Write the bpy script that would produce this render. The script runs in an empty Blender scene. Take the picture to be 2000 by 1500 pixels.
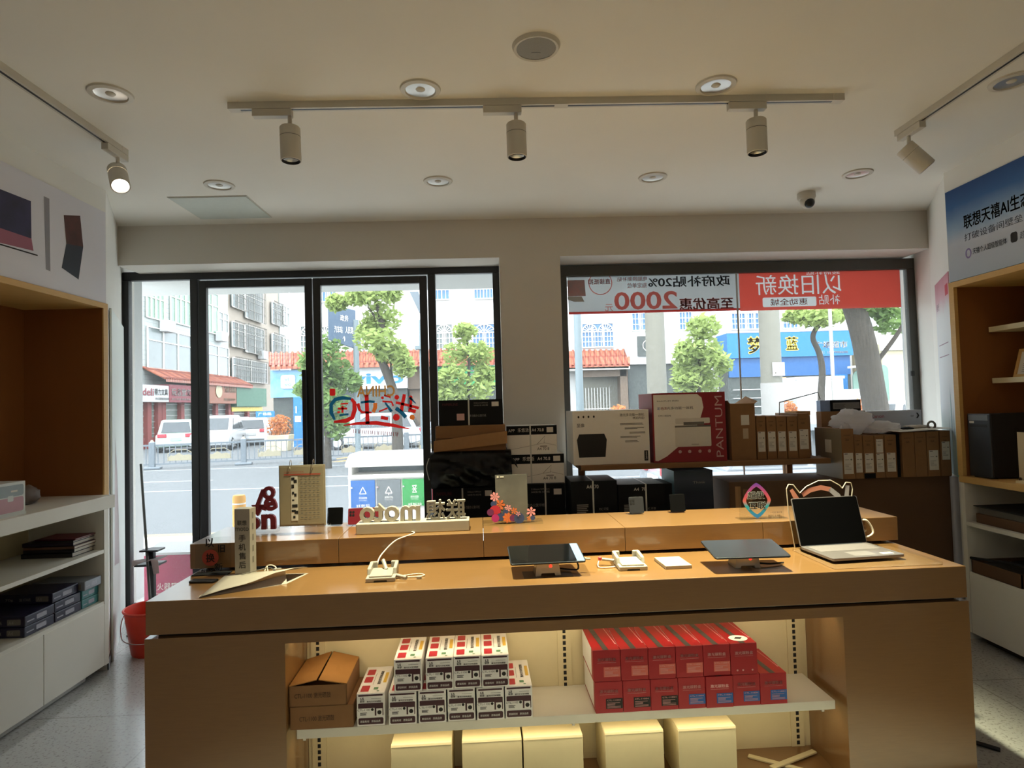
import bpy, bmesh, math, random
from mathutils import Matrix, Vector, noise
random.seed(7)
S = bpy.context.scene
C = S.collection
PI = math.pi
V = Vector

# ---------------------------------------------------------------- camera
EYE = 1.474
def cam_axes(yaw, pit, rol):
    cy, sy, cp, sp, cr, sr = math.cos(yaw), math.sin(yaw), math.cos(pit), math.sin(pit), math.cos(rol), math.sin(rol)
    fwd = V((sy*cp, cy*cp, sp)); right = V((cy, -sy, 0)); down = fwd.cross(right)
    return cr*right+sr*down, -sr*right+cr*down, fwd
CR, CD, CF = cam_axes(*[math.radians(a) for a in (1.59882617, 2.01579453, 1.60559377)])
FPX = 1222.54
cd = bpy.data.cameras.new('camera'); cam = bpy.data.objects.new('camera', cd); C.objects.link(cam)
cd.sensor_width = 36; cd.lens = FPX/2000*36; cd.clip_start = .05; cd.clip_end = 300
cam.matrix_world = Matrix(((CR.x, -CD.x, -CF.x, 0), (CR.y, -CD.y, -CF.y, 0), (CR.z, -CD.z, -CF.z, EYE), (0, 0, 0, 1)))
S.camera = cam

# ---------------------------------------------------------------- light and exposure
S.view_settings.view_transform = 'Standard'; S.view_settings.look = 'None'
S.view_settings.gamma = 1; S.view_settings.use_curve_mapping = False
S.view_settings.exposure = 0.0
w = bpy.data.worlds.new('World'); S.world = w; w.use_nodes = True
bg = w.node_tree.nodes['Background']; bg.inputs[0].default_value = (.84, .93, 1, 1); bg.inputs[1].default_value = 6.0
def lamp(name, kind, loc, energy, color=(1, 1, 1), aim=None, **kw):
    d = bpy.data.lights.new(name, kind); d.energy = energy; d.color = color
    for k, v in kw.items(): setattr(d, k, v)
    o = bpy.data.objects.new(name, d); C.objects.link(o); o.location = loc
    if aim is not None: o.rotation_euler = (V(aim)-V(loc)).to_track_quat('-Z', 'Y').to_euler()
    return o
lamp('sun', 'SUN', (0, -5, 20), 3.5, (1, .96, .9), aim=(4.5, 6, 0), angle=.02)
# added fill light under the ceiling behind the camera; no fitting is modelled there
lamp('fill_light_rear', 'AREA', (.3, -1.6, 2.80), 28, (1, .92, .82), aim=(.3, -1.6, 0), shape='RECTANGLE', size=4.0, size_y=2.2)
cy = S.cycles
cy.max_bounces = 8; cy.diffuse_bounces = 4; cy.glossy_bounces = 3; cy.transmission_bounces = 6; cy.transparent_max_bounces = 16
cy.sample_clamp_indirect = 6; cy.caustics_reflective = False; cy.caustics_refractive = False
cy.use_denoising = True

# ---------------------------------------------------------------- helpers: where a sight line meets a real surface
def ray(px, py):
    return CR*((px-1000)/FPX)+CD*((py-750)/FPX)+CF
def at(px, py, Y):
    d = ray(px, py); t = Y/d.y
    return V((d.x*t, Y, d.z*t+EYE))
def on(px, py, z):
    d = ray(px, py); t = (z-EYE)/d.z
    return V((d.x*t, d.y*t, z))
# counter frame: u along its front, v into the shop window
CA = math.radians(1.5235)
CO = V((-1.264, 2.290, 0)); CU = V((math.cos(CA), math.sin(CA), 0)); CV = V((-math.sin(CA), math.cos(CA), 0))
def W(u, v, z): return CO+CU*u+CV*v+V((0, 0, z))
def con(px, py, z):
    p = on(px, py, z)-CO
    return p.dot(CU), p.dot(CV)
def cat_v(px, py, v):
    d = ray(px, py); o = V((0, 0, EYE)); t = (CO.dot(CV)+v-o.dot(CV))/d.dot(CV); p = o+d*t
    return (p-CO).dot(CU), p.z

# ---------------------------------------------------------------- materials
def lin(c):
    c = c/255
    return c/12.92 if c <= .04045 else ((c+.055)/1.055)**2.4
def rgb(h):
    if isinstance(h, str): h = tuple(int(h[i:i+2], 16) for i in (0, 2, 4))
    return (lin(h[0]), lin(h[1]), lin(h[2]), 1)
MATS = {}
def mat(name, col, rough=.6, metal=0, var=.06, scale=30, bump=0, emit=None, es=1, stretch=None, trans=0, coat=0, spec=.5, subs=0, col2=None):
    if name in MATS: return MATS[name]
    m = bpy.data.materials.new(name); m.use_nodes = True; nt = m.node_tree; N = nt.nodes; L = nt.links
    b = N['Principled BSDF']; c = rgb(col)
    tc = N.new('ShaderNodeTexCoord'); mp = N.new('ShaderNodeMapping'); L.new(tc.outputs['Object'], mp.inputs[0])
    if stretch: mp.inputs['Scale'].default_value = stretch
    nz = N.new('ShaderNodeTexNoise'); nz.inputs['Scale'].default_value = scale; nz.inputs['Detail'].default_value = 4
    L.new(mp.outputs[0], nz.inputs['Vector'])
    mx = N.new('ShaderNodeMix'); mx.data_type = 'RGBA'
    c2 = rgb(col2) if col2 else c
    mx.inputs[6].default_value = tuple(min(1, x*(1-var)) for x in c[:3])+(1,)
    mx.inputs[7].default_value = tuple(min(1, x*(1+var)) for x in c2[:3])+(1,)
    L.new(nz.outputs['Fac'], mx.inputs[0]); L.new(mx.outputs[2], b.inputs['Base Color'])
    b.inputs['Roughness'].default_value = rough; b.inputs['Metallic'].default_value = metal
    b.inputs['Specular IOR Level'].default_value = spec
    if coat: b.inputs['Coat Weight'].default_value = coat; b.inputs['Coat Roughness'].default_value = .08
    if trans: b.inputs['Transmission Weight'].default_value = trans
    if bump:
        bp = N.new('ShaderNodeBump'); bp.inputs['Strength'].default_value = bump; bp.inputs['Distance'].default_value = .01
        L.new(nz.outputs['Fac'], bp.inputs['Height']); L.new(bp.outputs[0], b.inputs['Normal'])
    if emit: b.inputs['Emission Color'].default_value = rgb(emit); b.inputs['Emission Strength'].default_value = es
    MATS[name] = m
    return m
def mat_glass(name, tint=(1, 1, 1), refl=.06, clear=.97, rough=0, haze=0):
    m = bpy.data.materials.new(name); m.use_nodes = True; nt = m.node_tree; N = nt.nodes; L = nt.links
    N.remove(N['Principled BSDF']); out = N['Material Output']
    t = N.new('ShaderNodeBsdfTransparent'); t.inputs[0].default_value = (tint[0]*clear, tint[1]*clear, tint[2]*clear, 1)
    g = N.new('ShaderNodeBsdfGlossy'); g.inputs['Roughness'].default_value = rough
    lw = N.new('ShaderNodeLayerWeight'); lw.inputs[0].default_value = refl*1.5
    src = t
    if haze:   # hazy daylight veil over the view, mixed into the glass as translucency
        tr = N.new('ShaderNodeBsdfTranslucent'); tr.inputs[0].default_value = (.9, .93, .95, 1)
        md = N.new('ShaderNodeMixShader'); md.inputs[0].default_value = haze; L.new(t.outputs[0], md.inputs[1]); L.new(tr.outputs[0], md.inputs[2]); src = md
    mx = N.new('ShaderNodeMixShader'); ge = N.new('ShaderNodeNewGeometry'); iv = N.new('ShaderNodeMath'); iv.operation = 'SUBTRACT'; iv.inputs[0].default_value = 1; L.new(ge.outputs['Backfacing'], iv.inputs[1])
    ml = N.new('ShaderNodeMath'); ml.operation = 'MULTIPLY'; L.new(lw.outputs['Fresnel'], ml.inputs[0]); L.new(iv.outputs[0], ml.inputs[1]); L.new(ml.outputs[0], mx.inputs[0]); L.new(src.outputs[0], mx.inputs[1]); L.new(g.outputs[0], mx.inputs[2])
    L.new(mx.outputs[0], out.inputs[0]); MATS[name] = m
    return m
def mat_thin(name, col, through=.5):
    """film or leaf that lets light pass: diffuse mixed with translucent"""
    m = bpy.data.materials.new(name); m.use_nodes = True; nt = m.node_tree; N = nt.nodes; L = nt.links
    N.remove(N['Principled BSDF']); out = N['Material Output']
    tc = N.new('ShaderNodeTexCoord'); nz = N.new('ShaderNodeTexNoise'); nz.inputs['Scale'].default_value = 3; L.new(tc.outputs['Object'], nz.inputs['Vector'])
    mc = N.new('ShaderNodeMix'); mc.data_type = 'RGBA'; c = rgb(col)
    mc.inputs[6].default_value = tuple(x*.85 for x in c[:3])+(1,); mc.inputs[7].default_value = tuple(min(1, x*1.12) for x in c[:3])+(1,)
    L.new(nz.outputs['Fac'], mc.inputs[0])
    a = N.new('ShaderNodeBsdfDiffuse'); b = N.new('ShaderNodeBsdfTranslucent')
    L.new(mc.outputs[2], a.inputs[0]); L.new(mc.outputs[2], b.inputs[0])
    mx = N.new('ShaderNodeMixShader'); mx.inputs[0].default_value = through; L.new(a.outputs[0], mx.inputs[1]); L.new(b.outputs[0], mx.inputs[2])
    L.new(mx.outputs[0], out.inputs[0]); MATS[name] = m
    return m
def mat_wood(name, c1, c2, rough=.35, axis=(1, 12, 12), coat=0):
    m = mat(name, c1, rough, var=.02, scale=6, stretch=axis, col2=c2, coat=coat)
    N = m.node_tree.nodes
    for n in N:
        if n.type == 'TEX_NOISE': n.inputs['Scale'].default_value = 9; n.inputs['Detail'].default_value = 7; n.inputs['Distortion'].default_value = .4
    return m
def mat_tiles(name, c1, c2, mortar, sx, sz, gap=.02, rough=.5, coord='Object', plane='xz', offset=0):
    m = bpy.data.materials.new(name); m.use_nodes = True; nt = m.node_tree; N = nt.nodes; L = nt.links; b = N['Principled BSDF']
    tc = N.new('ShaderNodeTexCoord'); sp = N.new('ShaderNodeSeparateXYZ'); cb = N.new('ShaderNodeCombineXYZ'); L.new(tc.outputs[coord], sp.inputs[0])
    ax = {'x': 0, 'y': 1, 'z': 2}
    L.new(sp.outputs[ax[plane[0]]], cb.inputs[0]); L.new(sp.outputs[ax[plane[1]]], cb.inputs[1])
    br = N.new('ShaderNodeTexBrick'); br.offset = offset; br.inputs['Scale'].default_value = 1
    br.inputs['Color1'].default_value = rgb(c1); br.inputs['Color2'].default_value = rgb(c2); br.inputs['Mortar'].default_value = rgb(mortar)
    br.inputs['Brick Width'].default_value = sx; br.inputs['Row Height'].default_value = sz; br.inputs['Mortar Size'].default_value = gap
    L.new(cb.outputs[0], br.inputs['Vector']); L.new(br.outputs['Color'], b.inputs['Base Color']); b.inputs['Roughness'].default_value = rough
    MATS[name] = m
    return m
def ramp_mat(name, stops, axis='z', rough=.5, lo=0, hi=1):
    """printed artwork: colour bands along one object axis"""
    m = bpy.data.materials.new(name); m.use_nodes = True; nt = m.node_tree; N = nt.nodes; L = nt.links; b = N['Principled BSDF']
    tc = N.new('ShaderNodeTexCoord'); sp = N.new('ShaderNodeSeparateXYZ'); L.new(tc.outputs['Object'], sp.inputs[0])
    mr = N.new('ShaderNodeMapRange'); mr.inputs[1].default_value = lo; mr.inputs[2].default_value = hi
    L.new(sp.outputs['xyz'.index(axis)], mr.inputs[0])
    cr = N.new('ShaderNodeValToRGB'); e = cr.color_ramp.elements
    while len(e) < len(stops): e.new(.5)
    for k, (p, c) in enumerate(stops): e[k].position = p; e[k].color = rgb(c)
    nz = N.new('ShaderNodeTexNoise'); nz.inputs['Scale'].default_value = 6; L.new(tc.outputs['Object'], nz.inputs['Vector'])
    ad = N.new('ShaderNodeMath'); ad.operation = 'MULTIPLY_ADD'; ad.inputs[1].default_value = .10; L.new(nz.outputs['Fac'], ad.inputs[0]); L.new(mr.outputs[0], ad.inputs[2])
    sb = N.new('ShaderNodeMath'); sb.operation = 'SUBTRACT'; sb.inputs[1].default_value = .05; L.new(ad.outputs[0], sb.inputs[0])
    L.new(sb.outputs[0], cr.inputs[0]); L.new(cr.outputs[0], b.inputs['Base Color']); b.inputs['Roughness'].default_value = rough
    MATS[name] = m
    return m

# ---------------------------------------------------------------- mesh builder
TXT = {}
def glyphs(s, bold):
    """flat outlines of a line of writing; Chinese is thickened by overlaying shifted copies, Latin by offsetting its outline"""
    if bold > 0 and any(ord(ch) > 0x2e80 for ch in s):
        vs, fs = glyphs(s, 0); out, of = [], []
        for i, (dx, dy) in enumerate(((-1, 0), (1, 0), (0, 1), (0, -1))):
            n = len(out); out += [v+V((dx*bold, dy*bold*.7, i*1.5e-4)) for v in vs]; of += [tuple(a+n for a in f) for f in fs]
        return out, of
    k = (s, bold)
    if k not in TXT:
        c = bpy.data.curves.new('writing', 'FONT'); c.body = s; c.offset = bold; c.resolution_u = 3
        o = bpy.data.objects.new('writing', c); m = bpy.data.meshes.new_from_object(o)
        TXT[k] = ([v.co.copy() for v in m.vertices], [tuple(p.vertices) for p in m.polygons])
        bpy.data.objects.remove(o); bpy.data.curves.remove(c); bpy.data.meshes.remove(m)
    return TXT[k]
def FR(o, x, y):
    x = V(x).normalized(); y = V(y).normalized(); n = x.cross(y)
    return Matrix(((x.x, y.x, n.x, o[0]), (x.y, y.y, n.y, o[1]), (x.z, y.z, n.z, o[2]), (0, 0, 0, 1)))
def front(y=0): return FR((0, y, 0), (1, 0, 0), (0, 0, 1))          # faces -Y; x, z stay
def topf(z=0): return FR((0, 0, z), (1, 0, 0), (0, 1, 0))
def rightf(x=0): return FR((x, 0, 0), (0, 1, 0), (0, 0, 1))
def leftf(x=0): return FR((x, 0, 0), (0, -1, 0), (0, 0, 1))
class MB:
    def __init__(s): s.v = []; s.f = []; s.M = Matrix()
    def add(s, vs, fs):
        n = len(s.v); s.v += [s.M @ V(p) for p in vs]; s.f += [tuple(i+n for i in f) for f in fs]; return s
    def at(s, M): s.M = M; return s
    def box(s, x0, x1, y0, y1, z0, z1):
        return s.add([(x, y, z) for z in (z0, z1) for y in (y0, y1) for x in (x0, x1)],
                     [(0, 2, 3, 1), (4, 5, 7, 6), (0, 1, 5, 4), (2, 6, 7, 3), (0, 4, 6, 2), (1, 3, 7, 5)])
    def prism(s, pts, a0, a1, plane='xz'):
        """polygon in a plane, carried along the third axis from a0 to a1"""
        n = len(pts)
        def P(p, a): return (p[0], a, p[1]) if plane == 'xz' else ((p[0], p[1], a) if plane == 'xy' else (a, p[0], p[1]))
        vs = [P(p, a0) for p in pts]+[P(p, a1) for p in pts]
        fs = [tuple(range(n)), tuple(range(2*n-1, n-1, -1))]+[(i, i+n, (i+1) % n+n, (i+1) % n) for i in range(n)]
        return s.add(vs, fs)
    def poly(s, pts, z=0):
        return s.add([(p[0], p[1], z) for p in pts], [tuple(range(len(pts)))])
    def rect(s, x0, x1, y0, y1, z=.0008): return s.poly([(x0, y0), (x1, y0), (x1, y1), (x0, y1)], z)
    def rrect(s, x0, x1, y0, y1, r, z=.0008, n=5): return s.poly(rr(x0, x1, y0, y1, r, n), z)
    def disc(s, x, y, r, z=.0008, n=24, ry=None): return s.poly([(x+r*math.cos(2*PI*i/n), y+(ry or r)*math.sin(2*PI*i/n)) for i in range(n)], z)
    def ring(s, pts_out, pts_in, z=.0008):
        n = len(pts_out); return s.add([(p[0], p[1], z) for p in pts_out+pts_in], [(i, (i+1) % n, (i+1) % n+n, i+n) for i in range(n)])
    def stroke(s, pts, w, z=.0008):
        """flat brush line; w a number or one width per point"""
        k = len(pts); L = []; R_ = []
        for i, p in enumerate(pts):
            a = pts[max(0, i-1)]; b = pts[min(k-1, i+1)]; d = V((b[0]-a[0], b[1]-a[1])); d = d.normalized() if d.length else V((1, 0))
            h = (w if isinstance(w, (int, float)) else w[i])/2; L.append((p[0]-d.y*h, p[1]+d.x*h, z)); R_.append((p[0]+d.y*h, p[1]-d.x*h, z))
        return s.add(R_+L, [(i, i+1, k+i+1, k+i) for i in range(k-1)])
    def text(s, t, x0, x1, y0, y1, z=.0012, bold=.0, mirror=False):
        """writing stretched to fill a rectangle; mirror for writing seen from behind"""
        vs, fs = glyphs(t, bold); xs = [p.x for p in vs]; ys = [p.y for p in vs]
        ax, bx, ay, by = min(xs), max(xs), min(ys), max(ys); kx = (x1-x0)/(bx-ax); ky = (y1-y0)/(by-ay)
        if mirror: return s.add([(x1-(p.x-ax)*kx, y0+(p.y-ay)*ky, z) for p in vs], [tuple(reversed(f)) for f in fs])
        return s.add([(x0+(p.x-ax)*kx, y0+(p.y-ay)*ky, z) for p in vs], fs)
    def text3(s, t, x0, x1, y0, y1, depth, bold=0, mirror=False):
        """solid cut-out writing standing in the frame's x, y plane"""
        vs, fs = glyphs(t, bold); xs = [p.x for p in vs]; ys = [p.y for p in vs]
        ax, bx, ay, by = min(xs), max(xs), min(ys), max(ys); kx = (x1-x0)/(bx-ax); ky = (y1-y0)/(by-ay)
        pts = [((x1-(p.x-ax)*kx) if mirror else x0+(p.x-ax)*kx, y0+(p.y-ay)*ky) for p in vs]
        if mirror: fs = [tuple(reversed(f)) for f in fs]
        n = len(pts); ed = {}
        for f in fs:
            for i in range(len(f)):
                a, b = f[i], f[(i+1) % len(f)]; ed[(a, b)] = 1
        side = [(a, a+n, b+n, b) for (a, b) in ed if (b, a) not in ed]
        return s.add([(x, y, 0) for x, y in pts]+[(x, y, -depth) for x, y in pts], list(fs)+[tuple(i+n for i in reversed(f)) for f in fs]+side)
    def sheet_around(s, outer, texts, z=0):
        """flat sheet with writing or loops cut out of it; texts: (string, x0, x1, y0, y1, mirror) or a list of points"""
        bm = bmesh.new(); ed = []
        def loop(pts):
            v = [bm.verts.new((p[0], p[1], z)) for p in pts]; ed.extend(bm.edges.new((v[i], v[(i+1) % len(v)])) for i in range(len(v)))
        loop(outer)
        for t in texts:
            if isinstance(t, list): loop(t); continue
            q = MB(); q.text(t[0], t[1], t[2], t[3], t[4], 0, 0, t[5]); use = {}
            for f in q.f:
                for i in range(len(f)): k = frozenset((f[i], f[(i+1) % len(f)])); use[k] = use.get(k, 0)+1
            vm = {}
            for k, n in use.items():
                if n == 1:
                    a, b = tuple(k)
                    for i in (a, b):
                        if i not in vm: vm[i] = bm.verts.new((q.v[i].x, q.v[i].y, z))
                    ed.append(bm.edges.new((vm[a], vm[b])))
        bmesh.ops.triangle_fill(bm, use_beauty=True, use_dissolve=False, edges=ed)
        bm.verts.index_update(); vs = [v.co.copy() for v in bm.verts]; fs = [tuple(v.index for v in f.verts) for f in bm.faces]; bm.free()
        return s.add(vs, fs)
    def cyl(s, p0, p1, r0, r1=None, n=16, cap=True):
        p0, p1 = V(p0), V(p1); r1 = r0 if r1 is None else r1; d = (p1-p0).normalized()
        a = d.orthogonal().normalized(); b = d.cross(a)
        vs = [p+(a*math.cos(2*PI*i/n)+b*math.sin(2*PI*i/n))*r for p, r in ((p0, r0), (p1, r1)) for i in range(n)]
        fs = [(i, (i+1) % n, (i+1) % n+n, i+n) for i in range(n)]
        if cap: fs += [tuple(range(n-1, -1, -1)), tuple(range(n, 2*n))]
        return s.add(vs, fs)
    def lathe(s, prof, n=28, o=(0, 0, 0)):
        o = V(o); vs = [o+V((r*math.cos(2*PI*i/n), r*math.sin(2*PI*i/n), z)) for r, z in prof for i in range(n)]
        return s.add(vs, [(k*n+i, k*n+(i+1) % n, (k+1)*n+(i+1) % n, (k+1)*n+i) for k in range(len(prof)-1) for i in range(n)])
    def tube(s, pts, r, n=8, smooth=0):
        pts = [V(p) for p in pts]
        if smooth:
            out = []
            for i in range(len(pts)-1):
                p0, p1, p2, p3 = pts[max(0, i-1)], pts[i], pts[i+1], pts[min(len(pts)-1, i+2)]
                for k in range(smooth):
                    t = k/smooth
                    out.append(.5*((2*p1)+(p2-p0)*t+(2*p0-5*p1+4*p2-p3)*t*t+(3*p1-p0-3*p2+p3)*t**3))
            pts = out+[pts[-1]]
        k = len(pts); vs = []; a = None
        for i, p in enumerate(pts):
            d = (pts[min(k-1, i+1)]-pts[max(0, i-1)]).normalized()
            a = d.orthogonal().normalized() if a is None else (a-d*a.dot(d)).normalized()
            b = d.cross(a); rr_ = r if isinstance(r, (int, float)) else r[0]+(r[1]-r[0])*i/(k-1)
            vs += [p+(a*math.cos(2*PI*j/n)+b*math.sin(2*PI*j/n))*rr_ for j in range(n)]
        fs = [(i*n+j, i*n+(j+1) % n, (i+1)*n+(j+1) % n, (i+1)*n+j) for i in range(k-1) for j in range(n)]
        return s.add(vs, fs+[tuple(range(n-1, -1, -1)), tuple(range((k-1)*n, k*n))])
    def blob(s, c, rx, ry, rz, n=20, m=12, amp=.0, fr=3, seed=0):
        vs = []; c = V(c)
        for j in range(m+1):
            for i in range(n):
                th = 2*PI*i/n; ph = PI*j/m; d = V((math.sin(ph)*math.cos(th), math.sin(ph)*math.sin(th), math.cos(ph)))
                k = 1+amp*noise.noise(d*fr+V((seed, seed*2, 0)))+amp*.5*noise.noise(d*fr*2.7+V((seed, 5, 0)))
                vs.append(c+V((d.x*rx*k, d.y*ry*k, d.z*rz*k)))
        return s.add(vs, [(j*n+i, (j+1)*n+i, (j+1)*n+(i+1) % n, j*n+(i+1) % n) for j in range(m) for i in range(n)])
    def build(s, name, m, parent=None, bevel=0, smooth=0, loc=None, seg=2, solid=0):
        me = bpy.data.meshes.new(name); me.from_pydata([tuple(p) for p in s.v], [], s.f); me.update()
        o = bpy.data.objects.new(name, me); C.objects.link(o); me.materials.append(MATS[m] if isinstance(m, str) else m)
        if smooth:
            for p in me.polygons: p.use_smooth = True
            me.set_sharp_from_angle(angle=math.radians(smooth))
        if bevel:
            b = o.modifiers.new('edge', 'BEVEL'); b.width = bevel; b.segments = seg; b.limit_method = 'ANGLE'; b.angle_limit = .6
        if solid:
            b = o.modifiers.new('thick', 'SOLIDIFY'); b.thickness = solid; b.offset = 0
        if parent: o.parent = parent
        if loc is not None: o.location = loc
        return o
def rr(x0, x1, y0, y1, r, n=5):
    out = []
    for cx, cy, a in ((x1-r, y0+r, -PI/2), (x1-r, y1-r, 0), (x0+r, y1-r, PI/2), (x0+r, y0+r, PI)):
        out += [(cx+r*math.cos(a+PI/2*i/n), cy+r*math.sin(a+PI/2*i/n)) for i in range(n+1)]
    return out
def tag(o, label, cat, group=None, kind=None):
    o['label'] = label; o['category'] = cat
    if group: o['group'] = group
    if kind: o['kind'] = kind
    return o
def thing(name, label, cat, loc=(0, 0, 0), rz=0, group=None):
    o = bpy.data.objects.new(name, None); C.objects.link(o); o.location = loc; o.rotation_euler = (0, 0, rz)
    o.empty_display_size = .1
    return tag(o, label, cat, group)
def struct(o, label=None):
    o['kind'] = 'structure'
    if label: o['label'] = label
    return o
def dup(o, loc=None, rz=None, label=None, parent=None):
    c = o.copy(); C.objects.link(c)
    if parent: c.parent = parent
    if loc is not None: c.location = loc
    if rz is not None: c.rotation_euler = (0, 0, rz)
    if label: c['label'] = label
    for ch in o.children: dup(ch, parent=c)
    return c

# ================================================================ materials
mat('ceiling_paint', 'e6e2d8', .9, var=.05, scale=1.5, bump=.05)
mat('wall_paint', 'd6d1c8', .9, var=.05, scale=2, bump=.05)
mat('splay_paint', 'e8e6df', .85, var=.04, scale=2)
mat('black_metal', '141416', .35, var=.1, spec=.6)
mat('grey_metal', '4a4a46', .45, var=.1)
mat('floor_dark', '2a211a', .6)
mat('white_lam', 'dcd8cc', .45, var=.03, scale=8)
mat('white_gloss', 'ece9e2', .3, var=.03)
mat('pale_grey', 'b9b8b2', .5, var=.04)
mat('lamp_white', 'c9c3b6', .5, var=.03)
mat('chrome', 'd8d8d8', .12, metal=1, var=.03)
mat('dark', '0d0d0e', .4, var=.1)
mat('dark_soft', '17181a', .7, var=.15)
mat('wood_niche', '8a5526', .55, var=.1, scale=12, stretch=(1, 1, .08))
mat_wood('wood_front', '8c5a2c', 'a06a36', .42, axis=(1.2, 12, 22))
mat_wood('wood_top', 'c79553', 'd3a362', .2, axis=(1, 14, 14), coat=.35)
mat_wood('wood_edge', 'c49a58', 'd2aa68', .5, axis=(2, 2, 14))
mat('cream_board', 'd8cba4', .6, var=.03)
mat('card', '8a6440', .85, var=.12, scale=20, bump=.1)
mat('card_light', 'b07c40', .8, var=.1, scale=20)
mat('card_edge', 'a37a50', .85, var=.12)
mat('ink', '1d1a18', .7); mat('ink_brown', '4c3522', .8); mat('ink_grey', '6f6a62', .7); mat('ink_white', 'e8e4dc', .7); mat('ink_red', 'b3202a', .6); mat('label_white', 'd9d3c8', .6)
mat('paper', 'd8d2c4', .7, var=.03)
G_OUT = mat_glass('window_glass', (1, 1, 1), .05, .985, 0, .035)
mat_glass('acrylic', (.97, .98, .98), .10, .96, .02)

# ================================================================ the room
HC = 2.834
m = mat_tiles('terrazzo', 'b2b2af', 'b7b6b2', '979590', .8, .8, .004, .25, plane='xy')
m.node_tree.nodes['Principled BSDF'].inputs['Coat Weight'].default_value = .6; m.node_tree.nodes['Principled BSDF'].inputs['Coat Roughness'].default_value = .12
nt = m.node_tree; N = nt.nodes; L = nt.links; b_ = N['Principled BSDF']; br_ = [n for n in N if n.type == 'TEX_BRICK'][0]
tc_ = [n for n in N if n.type == 'TEX_COORD'][0]
vo = N.new('ShaderNodeTexVoronoi'); vo.inputs['Scale'].default_value = 90; L.new(tc_.outputs['Object'], vo.inputs['Vector'])
nz = N.new('ShaderNodeTexNoise'); nz.inputs['Scale'].default_value = 75; nz.inputs['Detail'].default_value = 3; L.new(tc_.outputs['Object'], nz.inputs['Vector'])
rp = N.new('ShaderNodeValToRGB'); rp.color_ramp.elements[0].position = .34; rp.color_ramp.elements[0].color = (.5, .48, .46, 1); rp.color_ramp.elements[1].position = .46; rp.color_ramp.elements[1].color = (1, 1, 1, 1)
L.new(nz.outputs['Fac'], rp.inputs[0])
mu = N.new('ShaderNodeMix'); mu.data_type = 'RGBA'; mu.blend_type = 'MULTIPLY'; mu.inputs[0].default_value = .75
L.new(br_.outputs['Color'], mu.inputs[6]); L.new(rp.outputs[0], mu.inputs[7]); L.new(mu.outputs[2], b_.inputs['Base Color'])
struct(MB().box(-3.2, 3.7, -4, 4.95, -.12, 0).build('floor', 'terrazzo'), 'grey speckled terrazzo shop floor')
struct(MB().box(-3.2, 3.7, -4, 4.95, HC, 3.1).build('ceiling', 'ceiling_paint'), 'plain off-white shop ceiling')
wb = MB().box(-2.66, 3.24, 4.5, 4.95, 2.552, HC).box(.058, .5, 4.5, 4.95, 0, 2.552)
struct(wb.build('wall_front', 'wall_paint'), 'shop front wall with beam and central pillar')
PL = [(-2.30, 3.775), (-2.80, 4.785), (-2.80, 4.95), (-3.3, 4.95), (-3.3, 3.775)]
PR = [(2.814, 3.736), (3.232, 4.5), (3.312, 4.785), (3.312, 4.95), (3.8, 4.95), (3.8, 3.736)]
wl = MB().prism(PL, 0, HC, 'xy').box(-3.3, -3.1, -4, 3.775, 0, HC).box(-3.1, -2.30, .8, 3.775, 2.148, HC).box(-3.1, -2.30, -4, .8, 0, HC)
struct(wl.build('wall_left', 'splay_paint'), 'left wall with splayed window reveal')
wr = MB().prism(PR, 0, HC, 'xy').box(3.6, 3.8, -4, 3.736, 0, HC).box(2.80, 3.6, .8, 3.736, 2.150, HC).box(2.80, 3.6, -4, .8, 0, HC)
struct(wr.build('wall_right', 'splay_paint'), 'right wall with splayed window reveal')
struct(MB().box(-3.3, 3.8, -4.2, -4, 0, HC).build('wall_rear', 'wall_paint'), 'rear wall of the shop')
sk = MB().prism([(-2.296, 3.775), (-2.79, 4.775), (-2.805, 4.775), (-2.305, 3.775)], 0, .06, 'xy')
struct(sk.build('baseboard_left', 'grey_metal'), 'dark skirting on the left reveal')

# door front: fixed panes each side of a double glass door, black metal
YF = 4.78; TH = .05
fr = MB()
for x0, x1, z0, z1 in ((-2.795, .058, 2.502, 2.567), (-2.795, -2.747, .0, 2.502), (-2.290, -2.232, .0, 2.502), (-.492, -.434, 0, 2.502), (.006, .058, 0, 2.502)):
    fr.box(x0, x1, YF, YF+TH, z0, z1)
for x0, x1 in ((-2.747, -2.290), (-.434, .006)): fr.box(x0, x1, YF, YF+TH, 0, .08)
wfr = struct(fr.build('window_1', 'black_metal', bevel=.004), 'black metal shop front frame around the double door')
pn = MB().box(-2.747, -2.290, YF+.018, YF+.026, .08, 2.502).build('pane', G_OUT, wfr)
pn = MB().box(-.434, .006, YF+.018, YF+.026, .08, 2.502).build('pane', G_OUT, wfr)
for nm, x0, x1, hx, lab in (('door_1', -2.226, -1.374, -1.428, 'left leaf of the black framed glass door'), ('door_2', -1.366, -.500, -1.312, 'right leaf of the black framed glass door')):
    d = MB()
    sl = .056
    d.box(x0, x0+sl, YF+.004, YF+.046, .02, 2.492).box(x1-sl, x1, YF+.004, YF+.046, .02, 2.492)
    d.box(x0+sl, x1-sl, YF+.004, YF+.046, 2.436, 2.492).box(x0+sl, x1-sl, YF+.004, YF+.046, .02, .16)
    dl = struct(d.build(nm, 'black_metal', bevel=.003), lab)
    MB().box(x0+sl, x1-sl, YF+.021, YF+.029, .16, 2.436).build('door_pane', G_OUT, dl)
    h = MB().box(hx-.016, hx+.016, YF-.05, YF-.022, .86, 1.79)
    for z in (1.0, 1.65): h.cyl((hx, YF-.03, z), (hx, YF+.01, z), .01)
    h.build('door_handle', 'dark', dl, bevel=.004)
f2 = MB()
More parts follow.
